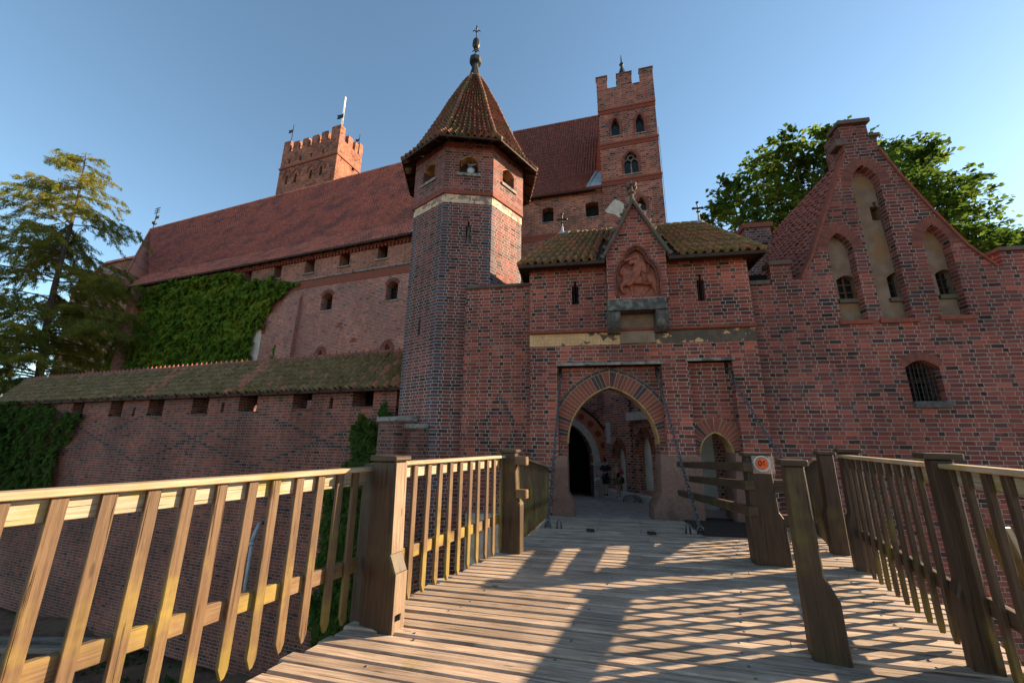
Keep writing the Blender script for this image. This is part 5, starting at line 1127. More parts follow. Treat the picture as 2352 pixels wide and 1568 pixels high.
def railing(label, p0, p1, z0, z1, npk, side, hgt=1.38, skip0=.1, skip1=.1):
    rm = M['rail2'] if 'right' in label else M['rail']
    """side: +1 when the bridge lies on the right of p0->p1; pickets hang on that inner face."""
    f, L = fences(p0, p1); r = thing('bridge_railing', (p0[0], p0[1], z0), label, 'railing', 'railings along the bridge')
    s_ = -side                                       # frame d grows to the left of u
    def Pt(s, h, d): return f.pt(s, z0+(z1-z0)*s/L+h, d*s_*-1 if False else -d*side)
    b = MB(); b.beam(Pt(-.02, hgt-.02, .01), Pt(L+.02, hgt-.02, .01), .12, .04); b.build('cap_rail', M['railcap'], r, bevel=.006)
    b = MB(); b.beam(Pt(0, hgt-.105, -.022), Pt(L, hgt-.105, -.022), .045, .125); b.build('upper_board', M['board'], r, bevel=.004)
    b = MB(); b.beam(Pt(0, .46, -.026), Pt(L, .46, -.026), .05, .12); b.build('lower_rail', rm, r, bevel=.006)
    for k in range(npk):
        s = skip0+(L-skip0-skip1)*k/max(1, npk-1)+random.uniform(-.008, .008); zb = z0+(z1-z0)*s/L
        w_ = .034; fr = Frame((0, 0), 0); ang = random.uniform(-.012, .012)
        fr.u, fr.dn, fr.O = f.u, f.dn*(-side), Vector((0, 0, 0))+f.pt(s, zb)
        lo = .025+random.uniform(-.012, .015); tp = .02
        b = MB(fr); b.prism([(-w_, lo+.075), (-w_*.15, lo), (w_*.5, lo+.012), (w_, lo+.06), (w_+ang, hgt-.042), (-w_+ang, hgt-.042)], (), .003, .036); b.build('picket', rm, r, bevel=.003, swap=True)
    return r
def post(name, label, base, hd, prof, wid, h, capx=.03, zb=DECK, cap=True):
    """prof: outline in the plane across the bridge (x towards heading hd+90), extruded wid along heading hd."""
    f = Frame((base[0], base[1]), 0); a = R(hd); f.u = Vector((math.cos(a), -math.sin(a), 0)); f.dn = Vector((math.sin(a), math.cos(a), 0)); f.O = Vector((base[0], base[1], zb))
    r = thing(name, (base[0], base[1], zb), label, 'post', 'bridge posts')
    b = MB(f); b.prism([(x, z-.25 if z == 0 else z) for x, z in prof], (), 0, wid); b.build('post_beam', M['post'], r, bevel=.012, swap=True)
    if cap:
        xs = [x for x, z in prof if z > h-.01]; b = MB(f); b.fbox(min(xs)-capx, max(xs)+capx, h, h+.05, -capx, wid+capx); b.build('post_cap', M['post'], r, bevel=.012)
    return r, f
stp = lambda w0, w1, h: [(0, 0), (w1, 0), (w1, .46), (w0, .62), (w0, h), (0, h)]
# left side
p1_ = (-1.02, 3.98); L1, fl1 = post('railing_post', 'stout dark left post with lit brace nearest the camera', (-1.33, 4.00), 26, [(0, 0), (.36, 0), (.36, .46), (.29, .60), (.27, 1.40), (0, 1.40)], .17, 1.40)
b = MB(); b.fr = fl1; b.fbox(-.22, -.012, -.2, 1.36, .10, .24); b.build('rear_beam', M['post'], L1, bevel=.01, swap=True)
b = MB(fl1); b.prism([(.272, 1.385), (.2925, .61), (.302, .61), (.281, 1.385)], (), .01, .16); b.build('sunlit_worn_face', M['sunlit_worn'], L1, swap=True)  # pale skin added on the sun side, its colour carries sunlight and wear
b = MB(fl1); b.fbox(.362, .369, -.02, .455, .01, .16); b.build('sunlit_worn_face', M['sunlit_worn'], L1, swap=True)
b = MB(); c = fl1.pt(.365, .1, .07); b.lathe(c, [(.03, -.01), (.03, .02), (.012, .03)], 8); b.tube([c+Vector((0, 0, .02)), c+Vector((.03, -.02, .04)), c+Vector((.02, -.02, .0))], .009, 6); b.build('bolt', M['iron'], L1)
L2, fl2 = post('railing_post', 'left post with two rail stubs where the drawbridge railing begins', (-.16, 6.42), 20, [(0, 0), (.33, 0), (.33, .68), (.27, .76), (.24, 1.42), (0, 1.42)], .18, 1.42)
for zz in (1.30, .82):
    b = MB(); b.beam(fl2.pt(.2, zz, .07), fl2.pt(.42, zz, .07), .13, .13); b.build('rail_stub', M['rail'], L2, bevel=.012)
hdv = Vector((math.sin(R(27)), math.cos(R(27)), 0))
A_ = Vector((-1.42, 4.1, 0)); N0 = A_-hdv*4.6
railing('near left railing running out of the left edge of the picture, sunlit olive pickets', (N0.x, N0.y), (A_.x, A_.y), DECK, DECK, 23, 1, hgt=1.335, skip0=.1, skip1=.14)
railing('short left railing between the two left posts', (-1.22, 4.18), (-.12, 6.45), DECK, DECK, 11, 1, skip0=.16, skip1=.1)
ge = G.pt(g(1268, 1110)[0]-.12, 0, -.1)
railing('left drawbridge railing sloping down to the archway', (.06, 6.62), (ge.x, ge.y), DECK, THR+.0, 24, 1)
# right side
R1b = (3.02, 3.28)
hr = 29.5; hv = Vector((math.sin(R(hr)), math.cos(R(hr)), 0))
prR = [(0, 0), (.38, 0), (.38, 1.40), (.06, 1.40), (0, .6)]
R1, fr1 = post('railing_post', 'dark right post nearest the camera', (3.40, 3.36), 26, [(0, 0), (.17, 0), (.17, 1.49), (.03, 1.49), (.03, .6), (0, .5)], .13, 1.49, capx=.05)
R2, fr2_ = post('railing_post', 'dark right post in the middle of the right railing', (4.55, 5.72), 28, [(0, 0), (.26, 0), (.26, 1.49), (.05, 1.49), (.04, .7), (0, .58)], .2, 1.49)
R3, fr3 = post('railing_post', 'far right post where the walkers drawbridge railing begins', (4.86, 6.5), 20, [(0, 0), (.22, 0), (.22, 1.44), (.04, 1.44), (.03, .7), (0, .58)], .18, 1.44)
q1, q2 = Vector((3.60, 3.56, 0)), Vector((4.63, 5.70, 0))
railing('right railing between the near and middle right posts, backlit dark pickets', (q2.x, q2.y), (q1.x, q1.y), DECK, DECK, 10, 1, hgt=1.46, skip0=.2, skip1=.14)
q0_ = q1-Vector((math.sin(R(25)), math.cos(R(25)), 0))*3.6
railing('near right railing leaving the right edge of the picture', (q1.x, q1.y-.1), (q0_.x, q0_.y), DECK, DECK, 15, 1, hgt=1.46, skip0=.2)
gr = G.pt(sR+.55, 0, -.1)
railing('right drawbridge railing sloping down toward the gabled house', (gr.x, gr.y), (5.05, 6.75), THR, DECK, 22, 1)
for (bx_, by_), lb in (((3.75, 3.05), 'raking green brace outside the near right railing'), ((4.02, 3.55), 'second raking green brace behind the near right post')):
    b = MB(); b.beam((bx_+.05, by_-.3, DECK-.3), (bx_-.0, by_-.02, DECK+.95), .08, .16); tag(b.build('railing_brace', M['rail'], None, bevel=.01), lb, 'brace', 'railing braces')
# free-standing posts on the deck
post('bollard_post', 'tall dark free standing post on the deck in the right foreground', (2.33, 3.50), 22, [(0, 0), (.25, 0), (.245, .06), (.235, .42), (.155, .60), (.14, 1.42), (0.0, 1.42)], .17, 1.42)
DV, fdv = post('barrier_post', 'thick dark post holding the three rail barrier and the orange number plate', (3.40, 5.92), 14, [(-.05, 0), (.42, 0), (.39, .58), (.33, .68), (.30, 1.42), (0, 1.42), (-.02, .74), (-.06, .66)], .22, 1.42)
ev = G.pt(g(1570, 1100)[0], 0, -.75)
bar = thing('barrier', fdv.pt(0, 0, .2), 'three dark timber rails running from the barrier post to the stone pier', 'barrier')
for zz, s1, x, y in ((1.27, 1.0, 1560, 1066), (1.02, .80, 1588, 1099), (.68, .97, 1562, 1131)):
    p0 = fdv.pt(-.03, zz, .1); e = at_y(x, y, 10.4 if s1 > .9 else 9.6)
    b = MB(); b.beam(p0-(e-p0).normalized()*.22, e, .12, .13); b.build('rail', M['post'], bar, bevel=.012)
for zz in (1.02, .56):
    b = MB(); b.beam(fdv.pt(.2, zz, .1), fdv.pt(.50, zz, .12), .15, .16); b.build('rail_stub', M['post'], DV, bevel=.012)
# number plate
plt = thing('number_plate', fdv.pt(.2, 1.2, -.03), 'small clear plate with an orange disc reading 06 on the barrier post', 'sign')
ga = NT('clear plastic'); tb = ga.n('BsdfTransparent').outputs[0]; gb = ga.n('BsdfGlossy', None, Roughness=.1).outputs[0]; db_ = ga.n('BsdfDiffuse', None, Color=(.55, .45, .38)).outputs[0]
mx = ga.n('MixShader', None, i0=.28, i1=tb, i2=db_).outputs[0]; ga.t.links.new(ga.n('MixShader', None, i0=.08, i1=mx, i2=gb).outputs[0], ga.t.nodes['Material Output'].inputs[0])
pw0, pw1, pz0, pz1 = .055, .335, 1.19, 1.43
b = MB(fdv); b.fbox(pw0, pw1, pz0, pz1, -.045, -.038); b.build('plate', ga.m, plt)
cx_, cz_ = (pw0+pw1)/2-.015, (pz0+pz1)/2+.015
def disc(r, n=28): return [(cx_+r*math.cos(2*math.pi*k/n), cz_+r*math.sin(2*math.pi*k/n)) for k in range(n)]
b = MB(fdv); b.prism(disc(.108), [disc(.09)[::-1]], -.048, -.0452); b.build('pale_ring', paintmat('pale ring', (.55, .5, .45)), plt)
b = MB(fdv); b.prism(disc(.074), (), -.049, -.0455); b.build('disc', M['orange'], plt)
fc = bpy.data.curves.new('digits', 'FONT'); fc.body = '06'; fc.size = .105; fc.offset = .0025; fc.align_x = 'CENTER'; fc.align_y = 'CENTER'; fc.extrude = .0008
fo = bpy.data.objects.new('digits', fc); SC.collection.objects.link(fo); dg = bpy.context.evaluated_depsgraph_get(); me = bpy.data.meshes.new_from_object(fo.evaluated_get(dg)); bpy.data.objects.remove(fo)
for v in me.vertices: v.co = fdv.pt(cx_+v.co.x, cz_+v.co.y, -.0505-v.co.z)
me.materials.clear(); me.materials.append(paintmat('digit brown', (.09, .03, .015))); link('digits', me, plt)
# chains
def chain(p0, p1, label, sag=.10):
    p0, p1 = Vector(p0), Vector(p1); L = (p1-p0).length; n = int(L/.10); b = MB()
    for k in range(n):
        t0, t1 = (k-.16)/n, (k+1.16)/n
        f = lambda t: p0.lerp(p1, t)+Vector((0, 0, -sag*4*t*(1-t)))
        a, c = f(t0), f(t1); d = (c-a).normalized(); x = d.cross(Vector((.3, 1, 0))).normalized(); y = d.cross(x); sd_ = (x+y).normalized() if k % 2 else (x-y).normalized()
        w_ = .036; m_ = []
        for j in range(8):
            an = 2*math.pi*j/8; m_.append(a.lerp(c, .5)+d*math.cos(an)*(c-a).length*.5*.92+sd_*math.sin(an)*w_)
        m_.append(m_[0]); b.tube(m_, .0135, 5, cap=False)
    b.tube([p0+Vector((-.05, 0, -.1)), p0+Vector((-.05, 0, .04)), p0+Vector((0, 0, .08)), p0+Vector((.05, 0, .04)), p0+Vector((.05, 0, -.1))], .018, 6)
    q = p0+(HR-HL).normalized()*.22*(1 if 'left' in label else -1); b.tube([q+Vector((-.04, 0, -.1)), q+Vector((-.04, 0, .08)), q+Vector((0, 0, .12)), q+Vector((.04, 0, .08)), q+Vector((.04, 0, -.1))], .018, 6)
    return tag(b.build('chain', M['chain'], None, True), label, 'chain', 'drawbridge chains')
chain(at_z(1258, 1207, DECK+.02), G.pt(r1a+.10, r1t-.16, .2), 'left drawbridge chain hanging from the corner of the big recess')
chain(at_z(1609, 1217, DECK+.02), G.pt(r1b-.10, r1t-.16, .2), 'middle drawbridge chain between the large and the small arch')
chain(at_z(1903, 1212, DECK+.02), G.pt(r2b-.10, r2t-.20, .2), 'right drawbridge chain slanting down past the number plate')
# ------------------------------------------------------------------ people in the courtyard
ET = []
def person(name, label, x, y, ytop, Y, hd, spec, group='family in the courtyard'):
    ft = at_y(x, y, Y); top = at_y(x, ytop, Y); H_ = (top-ft).length; k = H_/1.75
    r = thing('person', ft, label, 'person', group); a = R(hd)
    Xv, Fv = Vector((math.cos(a), -math.sin(a), 0)), Vector((-math.sin(a), -math.cos(a), 0))    # Xv: viewer's right, Fv: facing
    def P(px_, h, fw=0.): return ft+(Xv*px_+Fv*fw+Vector((0, 0, h)))*k
    J = {'pelvis': (P(0, .94), (.145*k, .11*k)), 'waist': (P(0, 1.10), (.135*k, .10*k)), 'chest': (P(0, 1.30, .01), (.155*k, .115*k)), 'base': (P(0, 1.43, .0), .085*k), 'neck': (P(0, 1.50, .01), .052*k), 'jaw': (P(0, 1.58, .03), .066*k), 'skull': (P(0, 1.66, .015), .088*k), 'crown': (P(0, 1.715, .01), .05*k)}
    E = [('pelvis', 'waist'), ('waist', 'chest'), ('chest', 'base'), ('base', 'neck'), ('neck', 'jaw'), ('jaw', 'skull'), ('skull', 'crown')]
    for s_, nm in ((-1, 'l'), (1, 'r')):
        J['sh'+nm] = (P(s_*.175, 1.40), .058*k); E.append(('base', 'sh'+nm)); el, ha = spec['arms'][nm]
        J['el'+nm] = (P(*el), .042*k); J['wr'+nm] = (P(*ha), .028*k); E += [('sh'+nm, 'el'+nm), ('el'+nm, 'wr'+nm)]
        d = (J['wr'+nm][0]-J['el'+nm][0]).normalized(); J['pa'+nm] = (J['wr'+nm][0]+d*.07*k, (.036*k, .022*k)); E.append(('wr'+nm, 'pa'+nm))
        kn, an, to = spec['legs'][nm]
        J['hp'+nm] = (P(s_*.09, .88), .088*k); J['kn'+nm] = (P(*kn), .058*k); J['an'+nm] = (P(*an), .038*k); J['to'+nm] = (P(*to), .032*k); E += [('pelvis', 'hp'+nm), ('hp'+nm, 'kn'+nm), ('kn'+nm, 'an'+nm), ('an'+nm, 'to'+nm)]
    put('body', skin_mesh(J, E), M['skin'], r)
    b = MB()
    for nm in 'lr':
        p = J['pa'+nm][0]; d = (p-J['wr'+nm][0]).normalized(); sdv = d.cross(Fv); sdv = sdv.normalized() if sdv.length > .1 else Xv
        for i in range(4):
            o = sdv*(i-1.5)*.018*k; l_ = (.07, .08, .075, .058)[i]*k; b.tube([p+o, p+o+d*l_*.6, p+o+d*l_+Fv*-.015*k], [.010*k, .009*k, .006*k], 5)
        b.tube([p-d*.04*k+sdv*.03*k, p+sdv*.05*k, p+d*.03*k+sdv*.05*k], [.011*k, .010*k, .007*k], 5)
    b.build('fingers', M['skin'], r, True)
    b = MB(); b.tube([P(0, 1.665, .095), P(0, 1.63, .118), P(0, 1.615, .10)], [.010*k, .016*k, .010*k], 6); b.tube([P(-.03, 1.575, .105), P(.03, 1.575, .105)], .008*k, 5)
    for s_ in (-1, 1): b.tube([P(s_*.088, 1.62, .0), P(s_*.096, 1.66, -.01)], [.018*k, .02*k], 6)
    b.build('face_features', M['skin'], r, True)
    b = MB()
    for s_ in (-1, 1): b.lathe(P(s_*.033, 1.65, .088), [(.004*k, -.008*k), (.011*k, 0), (.004*k, .008*k)], 6)
    b.build('eyes', M['dark'], r, True)
    def garment(nm, js, grow, mat, es=None, cut=None):
        JJ = {}; 
        for j, g_ in js.items():
            if isinstance(g_, tuple): JJ[j] = g_
            else:
                rr = J[j][1]; JJ[j] = (J[j][0], tuple(q+g_*k for q in rr) if isinstance(rr, tuple) else rr+g_*k)
        put(nm, skin_mesh(JJ, es), mat, r)
    spec['wear'](r, J, P, k, garment, Fv, Xv); return r
def mixj(J, a, b, t, rad): return (J[a][0].lerp(J[b][0], t), rad)
def wear_man(r, J, P, k, garment, F, X):
    navy = paintmat('navy cotton', (.012, .018, .035)); shorts = paintmat('dark shorts', (.012, .014, .02))
    js = {'waist': .022, 'pelvis': .018, 'chest': .02, 'base': .012, 'shl': .02, 'shr': .02, 'tl': mixj(J, 'shl', 'ell', .75, .066*k), 'tr': mixj(J, 'shr', 'elr', .75, .066*k)}
    garment('t_shirt', js, 0, navy, [('waist', 'pelvis'), ('waist', 'chest'), ('chest', 'base'), ('base', 'shl'), ('base', 'shr'), ('shl', 'tl'), ('shr', 'tr')])
    js = {'pelvis': .01, 'hpl': .03, 'hpr': .03, 'kl': mixj(J, 'hpl', 'knl', .95, .098*k), 'kr': mixj(J, 'hpr', 'knr', .95, .098*k)}
    garment('shorts', js, 0, shorts, [('pelvis', 'hpl'), ('pelvis', 'hpr'), ('hpl', 'kl'), ('hpr', 'kr')])
    garment('cap', {'c1': (P(0, 1.70, .0), .096*k), 'c2': (P(0, 1.75, 0), .07*k), 'c3': (P(0, 1.695, .13), (.07*k, .02*k))}, 0, paintmat('black cap', (.012, .012, .014)), [('c1', 'c2'), ('c1', 'c3')])
    for nm in 'lr': garment('shoe', {'a': (J['an'+nm][0]-Vector((0, 0, .01*k)), .055*k), 't': (J['to'+nm][0], .048*k)}, 0, paintmat('black shoe', (.015, .014, .013)), [('a', 't')])
    b = MB(); b.lathe(J['pal'][0].lerp(J['par'][0], .5), [(.015*k, -.02*k), (.035*k, 0), (.015*k, .02*k)], 7); b.build('phone', M['iron'], r)
person('man', 'man in navy t-shirt, dark shorts and cap looking at something in his hands', 1393, 1138, 1055, 18.9, 12,
       dict(arms={'l': ((-.27, 1.14, .02), (-.09, 1.13, .22)), 'r': ((.27, 1.14, .02), (.07, 1.15, .22))}, legs={'l': ((-.08, .50, .04), (-.07, .08, .0), (-.09, .03, .13)), 'r': ((.07, .50, .10), (.04, .10, .10), (.05, .04, .22))}, wear=wear_man))
def wear_woman(r, J, P, k, garment, F, X):
    js = {'waist': .012, 'pelvis': .012, 'chest': .014, 's1': mixj(J, 'base', 'shl', .45, .05*k), 's2': mixj(J, 'base', 'shr', .45, .05*k)}
    garment('tank_top', js, 0, paintmat('black tank top', (.012, .012, .013)), [('waist', 'pelvis'), ('waist', 'chest'), ('chest', 's1'), ('chest', 's2')])
    js = {'pelvis': .022, 'hpl': .035, 'hpr': .035, 'kl': mixj(J, 'hpl', 'knl', .8, .105*k), 'kr': mixj(J, 'hpr', 'knr', .8, .105*k)}
    garment('khaki_shorts', js, 0, paintmat('khaki cotton', (.10, .085, .055)), [('pelvis', 'hpl'), ('pelvis', 'hpr'), ('hpl', 'kl'), ('hpr', 'kr')])
    garment('hair', {'a': (P(0, 1.70, -.015), .105*k), 'b': (P(-.05, 1.64, -.05), .075*k), 'c': (P(.06, 1.64, -.05), .075*k), 'd': (P(0, 1.58, -.07), .06*k)}, 0, paintmat('blonde hair', (.30, .19, .09)), [('a', 'b'), ('a', 'c'), ('a', 'd')])
    for nm in 'lr': garment('sandal', {'a': (J['an'+nm][0]-Vector((0, 0, .045*k)), .04*k), 't': (J['to'+nm][0]-Vector((0, 0, .01*k)), .042*k)}, 0, paintmat('sandal leather', (.06, .03, .02)), [('a', 't')])
    b = MB(); b.tube([P(.05, 1.43, .1), P(.2, 1.2, .1), P(.25, .95, .02)], .012*k, 5); b.tube([P(.24, 1.0, 0), P(.26, .9, 0), P(.25, .74, 0), P(.22, .68, 0)], [.05*k, .09*k, .09*k, .03*k], 8); b.build('shoulder_bag', M['iron'], r, True)
    garment('pink_jacket', {'a': (P(.20, 1.36, .04), .06*k), 'b': (P(.27, 1.25, .07), .075*k), 'c': (P(.26, 1.12, .08), .06*k), 'd': (P(.24, 1.42, .02), .035*k)}, 0, paintmat('pink cloth', (.45, .03, .16)), [('a', 'b'), ('b', 'c'), ('a', 'd')])
person('woman', 'blonde woman in black tank top and khaki shorts with a dark shoulder bag', 1421, 1141, 1061, 18.5, 16,
       dict(arms={'l': ((-.25, 1.12, -.04), (-.27, .88, .05)), 'r': ((.27, 1.15, -.02), (.20, 1.13, .16))}, legs={'l': ((-.05, .50, .13), (-.05, .10, .12), (-.06, .04, .25)), 'r': ((.08, .48, .0), (.06, .12, -.16), (.06, .05, -.05))}, wear=wear_woman))
def wear_child(r, J, P, k, garment, F, X):
    t = NT('striped dress'); z = t.n('SeparateXYZ', None, Vector=t.pos()).outputs[2]; st = t.ma('GREATER_THAN', t.ma('FRACT', t.ma('MULTIPLY', z, 11.)), .5); dress = t.fin(t.mix(st, (.55, .42, .5), (.16, .035, .13)), .85)
    garment('striped_dress', {'chest': .03, 'waist': .04, 'pelvis': .06, 'hem': (P(0, .62, 0), (.22*k, .18*k))}, 0, dress, [('waist', 'chest'), ('waist', 'pelvis'), ('pelvis', 'hem')])
    garment('white_shawl', {'base': .05, 'chest': .05, 'shl': .05, 'shr': .05, 'tl': mixj(J, 'shl', 'ell', .8, .075*k), 'tr': mixj(J, 'shr', 'elr', .8, .075*k)}, 0, paintmat('white cloth', (.5, .52, .62)), [('base', 'chest'), ('base', 'shl'), ('base', 'shr'), ('shl', 'tl'), ('shr', 'tr')])
    garment('pink_hat', {'a': (P(0, 1.70, 0), .125*k), 'b': (P(0, 1.77, 0), .10*k), 'c': (P(-.1, 1.68, .1), (.06*k, .03*k)), 'd': (P(.1, 1.68, .1), (.06*k, .03*k))}, 0, paintmat('pink hat', (.50, .10, .17)), [('a', 'b'), ('a', 'c'), ('a', 'd')])
    for nm in 'lr': garment('sandal', {'a': (J['an'+nm][0]-Vector((0, 0, .045*k)), .045*k), 't': (J['to'+nm][0], .048*k)}, 0, paintmat('child sandal', (.3, .14, .1)), [('a', 't')])
person('child', 'small child in pink hat, white shawl and purple striped dress', 1373, 1139, 1089, 18.8, -20,
       dict(arms={'l': ((-.22, 1.18, .06), (-.08, 1.22, .2)), 'r': ((.22, 1.18, .06), (.08, 1.18, .2))}, legs={'l': ((-.08, .48, .03), (-.09, .08, .0), (-.10, .03, .12)), 'r': ((.08, .48, .05), (.10, .08, .03), (.13, .03, .14))}, wear=wear_child))
# ------------------------------------------------------------------ birds, lamp, pipe, rack
def pigeon(p, hd, label, k=1.):
    a = R(hd); f = Vector((math.sin(a), math.cos(a), 0)); p = Vector(p)
    J = {'body': (p+Vector((0, 0, .11))*k, .062*k), 'breast': (p+(f*.08+Vector((0, 0, .14)))*k, .052*k), 'neck': (p+(f*.12+Vector((0, 0, .2)))*k, .03*k), 'head': (p+(f*.135+Vector((0, 0, .245)))*k, .031*k), 'beak': (p+(f*.19+Vector((0, 0, .235)))*k, .008*k), 'rump': (p+(f*-.1+Vector((0, 0, .09)))*k, .04*k), 'tail': (p+(f*-.22+Vector((0, 0, .06)))*k, (.03*k, .012*k)), 'leg': (p+(f*.01+Vector((0, 0, .05)))*k, .012*k), 'foot': (p+f*.02*k, .01*k)}
    me = skin_mesh(J, [('body', 'breast'), ('breast', 'neck'), ('neck', 'head'), ('head', 'beak'), ('body', 'rump'), ('rump', 'tail'), ('body', 'leg'), ('leg', 'foot')])
    o = put('pigeon', me, M['pig'], None); return tag(o, label, 'bird')
M['pig'] = paintmat('pigeon grey', (.16, .17, .19))
lampp = Frame(OF[0].pt(0, 0, -.06)[:2], -95.5)
lc = lampp.pt(SIDE/2+.06, wz0+.24, .22)
lamp = thing('flood_lamp', lc, 'round silver flood lamp standing on the turret window sill', 'lamp')
b = MB(); fdir = -lampp.dn
def cyl(b, c, d, prof, n=16): b.tube([c+d*z for z, r_ in prof], [r_ for z, r_ in prof], n)
cyl(b, lc, fdir, [(-.12, .07), (-.05, .13), (.06, .155), (.075, .165), (.09, .165)]); b.build('housing', paintmat('silver', (.3, .3, .3), .35), lamp, True)
b = MB(); cyl(b, lc, fdir, [(.088, .135), (.096, .10), (.10, .02)]); b.build('lens', paintmat('lamp glass', (.45, .45, .43), .15), lamp, True)
b = MB(); b.beam(lc+Vector((0, 0, -.24)), lc+Vector((0, 0, -.12)), .06, .03); b.build('bracket', M['iron'], lamp)
pigeon(lc+Vector((0, 0, .155)), -60, 'grey pigeon perched on top of the flood lamp', 1.3)
pigeon(G.pt(g(1312, 834)[0], r1t+.092, -.02), 60, 'small pigeon sitting on the left end of the stone lintel', .7)
pigeon(chm.location*0+cfr.pt(cx0+.5, cz1+.16, .4), -60, 'pigeon resting on the brick chimney', .9)
b = MB(); q = [Lw.pt(*lp(x, y, d), d) for x, y, d in ((600, 1200, -.05), (596, 1203, -.35), (585, 1226, -.6), (579, 1244, -.62))]; b.tube(q, .075, 9); b.tube([q[-1], q[-1]+Vector((0, 0, -.1))], .10, 9); b.tube([q[-1]+Vector((0, 0, -.1)), q[-1]+Vector((0, 0, -2.2))], .06, 8); tag(b.build('drain_pipe', M['pipe'], None, True), 'grey drain pipe bending out of the curtain wall over the moat', 'pipe')
rk = at_y(70, 1480, 11.0); rack = thing('timber_rack', (rk.x, rk.y, -8.6), 'old grey timber trestle standing in the moat below the left railing', 'trestle')
for dx in (-.8, .8):
    for dy in (-.45, .45):
        b = MB(); b.beam((rk.x+dx*1.1, rk.y+dy*1.6, -8.6), (rk.x+dx, rk.y+dy*.5, rk.z), .12, .12); b.build('leg', M['oldwood'], rack)
for z, dy, dx in ((rk.z, .2, 1.3), (rk.z, -.2, 1.3), (rk.z-1.1, .5, 1.0), (rk.z-1.1, -.5, 1.0)):
    b = MB(); b.beam((rk.x-dx, rk.y+dy, z), (rk.x+dx, rk.y+dy, z), .12, .12); b.build('crossbar', M['oldwood'], rack)
# ------------------------------------------------------------------ ivy
pvy = [pp(*p) for p in ((330, 668), (400, 645), (560, 628), (575, 655), (618, 640), (640, 655), (688, 655), (640, 690), (616, 735), (588, 775), (584, 835), (574, 860), (350, 860), (362, 760), (352, 715), (330, 700))]
ivy('climbing_ivy', Pf, pvy, 17000, .36, .5, M['ivy'], 'large bright green ivy covering the castle range wall', group='ivy on the walls')
ivy('climbing_ivy', Pf, [pp(*p) for p in ((236, 868), (262, 780), (330, 712), (352, 730), (352, 790), (340, 868))], 2200, .34, .3, M['ivy'], 'thinner ivy on the corner pier left of the large ivy', group='ivy on the walls')
ivy('climbing_ivy', Pf, [pp(*p) for p in ((630, 800), (655, 770), (650, 840), (615, 845))], 160, .3, .12, M['ivy'], 'small ivy tuft above the walkway roof right of the large ivy', group='ivy on the walls')
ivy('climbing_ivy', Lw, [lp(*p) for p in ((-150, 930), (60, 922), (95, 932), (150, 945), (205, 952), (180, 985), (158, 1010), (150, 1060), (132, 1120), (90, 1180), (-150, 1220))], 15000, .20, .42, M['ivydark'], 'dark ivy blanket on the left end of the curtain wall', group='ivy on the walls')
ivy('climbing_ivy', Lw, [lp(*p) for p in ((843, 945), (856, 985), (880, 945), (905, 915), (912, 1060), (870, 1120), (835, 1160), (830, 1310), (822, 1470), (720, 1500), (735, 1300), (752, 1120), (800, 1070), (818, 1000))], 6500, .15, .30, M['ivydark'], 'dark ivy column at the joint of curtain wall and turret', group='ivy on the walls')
bsh_ = at_y(500, 1500, 9.5)
def bush(p, r_, n, size, mat, label):
    P = []; X = np.random.normal(size=(n, 3)); X = unit(X)
    for i in range(n): d = np.random.normal(size=3); d /= np.linalg.norm(d); rr = r_*(.5+.5*random.random()**.4); P.append((p[0]+d[0]*rr*1.3, p[1]+d[1]*rr, p[2]+abs(d[2])*rr*.8))
    Y = unit(np.cross(X, np.random.normal(size=(n, 3)))); return tag(leaf_mesh('shrub', mat, P, X, Y, np.random.uniform(.6, 1.2, n)*size), label, 'bush')
bush((bsh_.x, bsh_.y, -8.6), .8, 900, .16, M['bush'], 'small green shrub in the moat seen between the left pickets')
lft = at_y(30, 900, 26); bush((lft.x-1.5, lft.y, -1.5), 4.2, 5000, .35, M['bush'], 'leafy bush behind the left end of the walkway roof')
# ------------------------------------------------------------------ larch on the left
YL = 36.0
base, topp = at_y(92, 930, YL), at_y(196, 350, YL); base.z = -5
lar = thing('larch_tree', base, 'tall loose larch with drooping branches, golden in the sun at its top', 'tree')
HT = topp.z-base.z
trunk = MB(); pts = [base.lerp(topp, t)+Vector((.25*math.sin(t*9), 0, 0)) for t in np.linspace(0, 1, 12)]; pts = [Vector((p.x, YL, p.z)) for p in pts]
trunk.tube(pts, [.36*(1-t)**.8+.03 for t in np.linspace(0, 1, 12)], 9); trunk.build('trunk', M['bark'], lar, True)
rng_ = random.Random(4); limbs = MB(); NP, NX, NY, NS = [], [], [], []
def needles(p, d, n, spread, ln):
    for _ in range(n):
        q = p+Vector((rng_.gauss(0, spread), rng_.gauss(0, spread), rng_.gauss(-spread*.5, spread*.7)))
        y = (d*.8+Vector((rng_.gauss(0, .5), rng_.gauss(0, .5), rng_.gauss(-.25, .4)))).normalized(); x = y.cross(Vector((rng_.gauss(0, 1), rng_.gauss(0, 1), rng_.gauss(0, 1)))).normalized()
        NP.append(tuple(q)); NX.append(tuple(x*.16)); NY.append(tuple(y)); NS.append(ln*rng_.uniform(.6, 1.3))
nb = 150
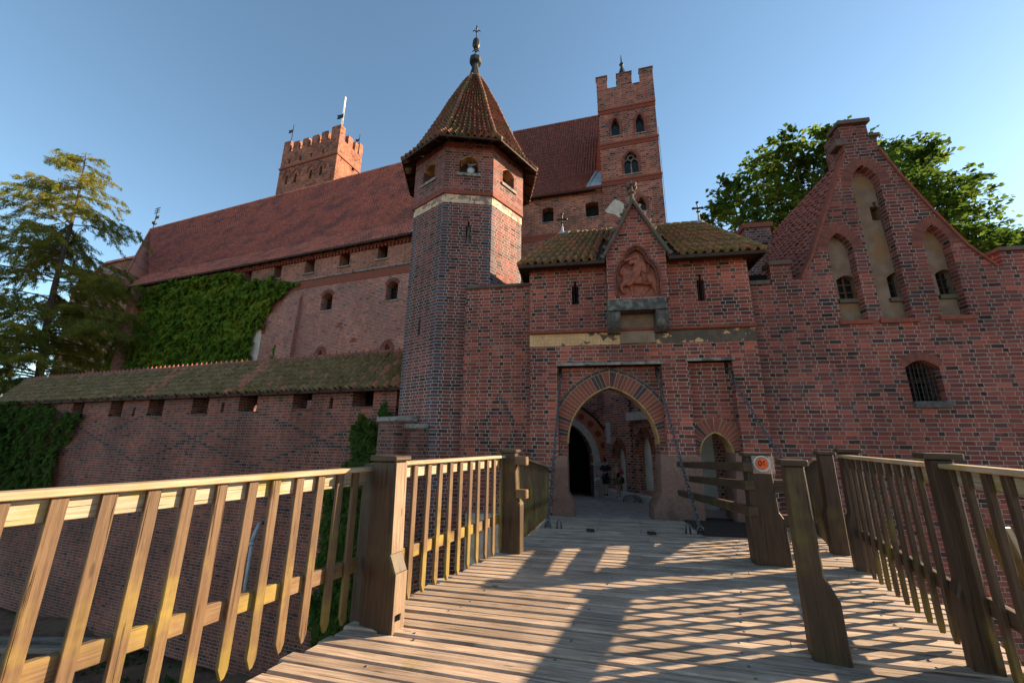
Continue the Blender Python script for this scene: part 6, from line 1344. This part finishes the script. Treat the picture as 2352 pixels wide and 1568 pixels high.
for k in range(nb):
    t = .14+.85*(k/nb)**1.3; o = pts[0].lerp(pts[-1], t); o.x = pts[min(11, int(t*11))].lerp(pts[min(11, int(t*11)+1)], t*11-int(t*11)).x
    ln = (1-t)**.72*15.5*rng_.uniform(.6, 1.05)+.9; az = rng_.uniform(0, 2*math.pi); d = Vector((math.cos(az), math.sin(az)*.9, 0)); rise = rng_.uniform(.05, .3)
    bp = [o]; n_ = max(4, int(ln/.7))
    for i in range(1, n_+1):
        s = i/n_; bp.append(o+d*ln*s+Vector((rng_.uniform(-.15, .15), rng_.uniform(-.15, .15), ln*(rise*s-.42*s*s+(.16*s**4)))))
    limbs.tube(bp, [max(.012, .11*(1-t*.6)*(1-i/(n_+.3))) for i in range(n_+1)], 5)
    for i in range(1, n_+1):
        s = i/n_; c = bp[i]; dd = (bp[i]-bp[i-1]).normalized()
        if s < .15: continue
        for sd_ in (-1, 1):
            tw = dd*.55+Vector((-dd.y, dd.x, 0))*sd_*.7+Vector((rng_.gauss(0, .25), rng_.gauss(0, .25), rng_.gauss(-.1, .25))); tl_ = (.35+.9*(1-abs(s-.45)))*min(1.5, ln*.2+.25)*rng_.uniform(.4, 1.3)
            e = c+tw*tl_+Vector((0, 0, -.5*tl_)); limbs.tube([c, e], [.018, .006], 3)
            for u_ in np.linspace(.1, 1.05, max(3, int(tl_/.16))): needles(c.lerp(e, u_)+Vector((0, 0, -.05)), (tw+Vector((0, 0, -.45))).normalized(), 9, .10, .42)
        needles(c, dd, 7, .11, .42)
for t in np.linspace(.9, 1.0, 14): needles(base.lerp(topp, t), Vector((rng_.uniform(-.6, .6), rng_.uniform(-.6, .6), .5)), 7, .2, .4)
limbs.build('branches', M['bark'], lar, True)
leaf_mesh('needles', M['larch'], NP, NX, NY, NS, lar)
# ------------------------------------------------------------------ maple behind the gabled house
YM = 27.0
mb_ = at_y(1960, 900, YM); mb_.z = -3
map_ = thing('maple_tree', mb_, 'broad leafy maple behind the stepped gable, edges glowing in the sun', 'tree')
blobs = [(1640, 505, 40), (1690, 450, 55), (1660, 475, 40), (1750, 400, 62), (1820, 360, 62), (1885, 335, 50), (1905, 312, 26), (1770, 470, 75), (1860, 440, 80), (1720, 520, 60), (1820, 520, 70), (1940, 400, 80), (2020, 345, 38), (2050, 380, 55), (2090, 345, 30), (2140, 345, 26), (2120, 375, 40), (2060, 440, 70), (2130, 430, 45), (2190, 430, 40), (2225, 425, 22), (2170, 480, 60), (2230, 510, 45), (2120, 520, 70), (2260, 560, 50), (2310, 565, 45), (2350, 560, 40), (2210, 575, 60), (2290, 600, 60), (2000, 520, 90), (2380, 590, 50)]
tr = MB(); hub = mb_+Vector((0, 0, 9)); tr.tube([mb_, mb_+Vector((.1, 0, 4)), hub], [.55, .45, .38], 10)
rg = random.Random(11); LP, LX, LY, LS = [], [], [], []
for bx0, by0, br_ in blobs:
    c = at_y(bx0, by0, YM+rg.uniform(-2.5, 2.5)); rad = br_/905*c.length*.66
    m1 = hub.lerp(c, .5)+Vector((rg.uniform(-.6, .6), rg.uniform(-.6, .6), rg.uniform(.2, .9))); tr.tube([hub, m1, c], [.2, .11, .03], 6)
    nsub = max(6, int(rad*rad*19))
    for _ in range(nsub):
        d = Vector((rg.gauss(0, 1), rg.gauss(0, 1), rg.gauss(0, 1))).normalized(); cc = c+d*rad*(.3+.75*rg.random()**.6)*rg.choice((.8, 1., 1.3)); cr_ = rg.uniform(.14, .34)
        if rg.random() < .3: tr.tube([c, cc], [.025, .008], 3)
        for _ in range(13):
            q = cc+Vector((rg.gauss(0, cr_), rg.gauss(0, cr_), rg.gauss(0, cr_*.7))); nrm = Vector((rg.gauss(0, .6), rg.gauss(0, .6), 1)).normalized()
            y = Vector((d.x+rg.gauss(0, .6), d.y+rg.gauss(0, .6), -.4+rg.gauss(0, .4))); y = (y-nrm*y.dot(nrm)).normalized(); LP.append(tuple(q)); LX.append(tuple(y.cross(nrm))); LY.append(tuple(y)); LS.append(rg.uniform(.22, .46))
tr.build('trunk', M['bark'], map_, True); leaf_mesh('crown', M['maple'], LP, LX, LY, LS, map_)
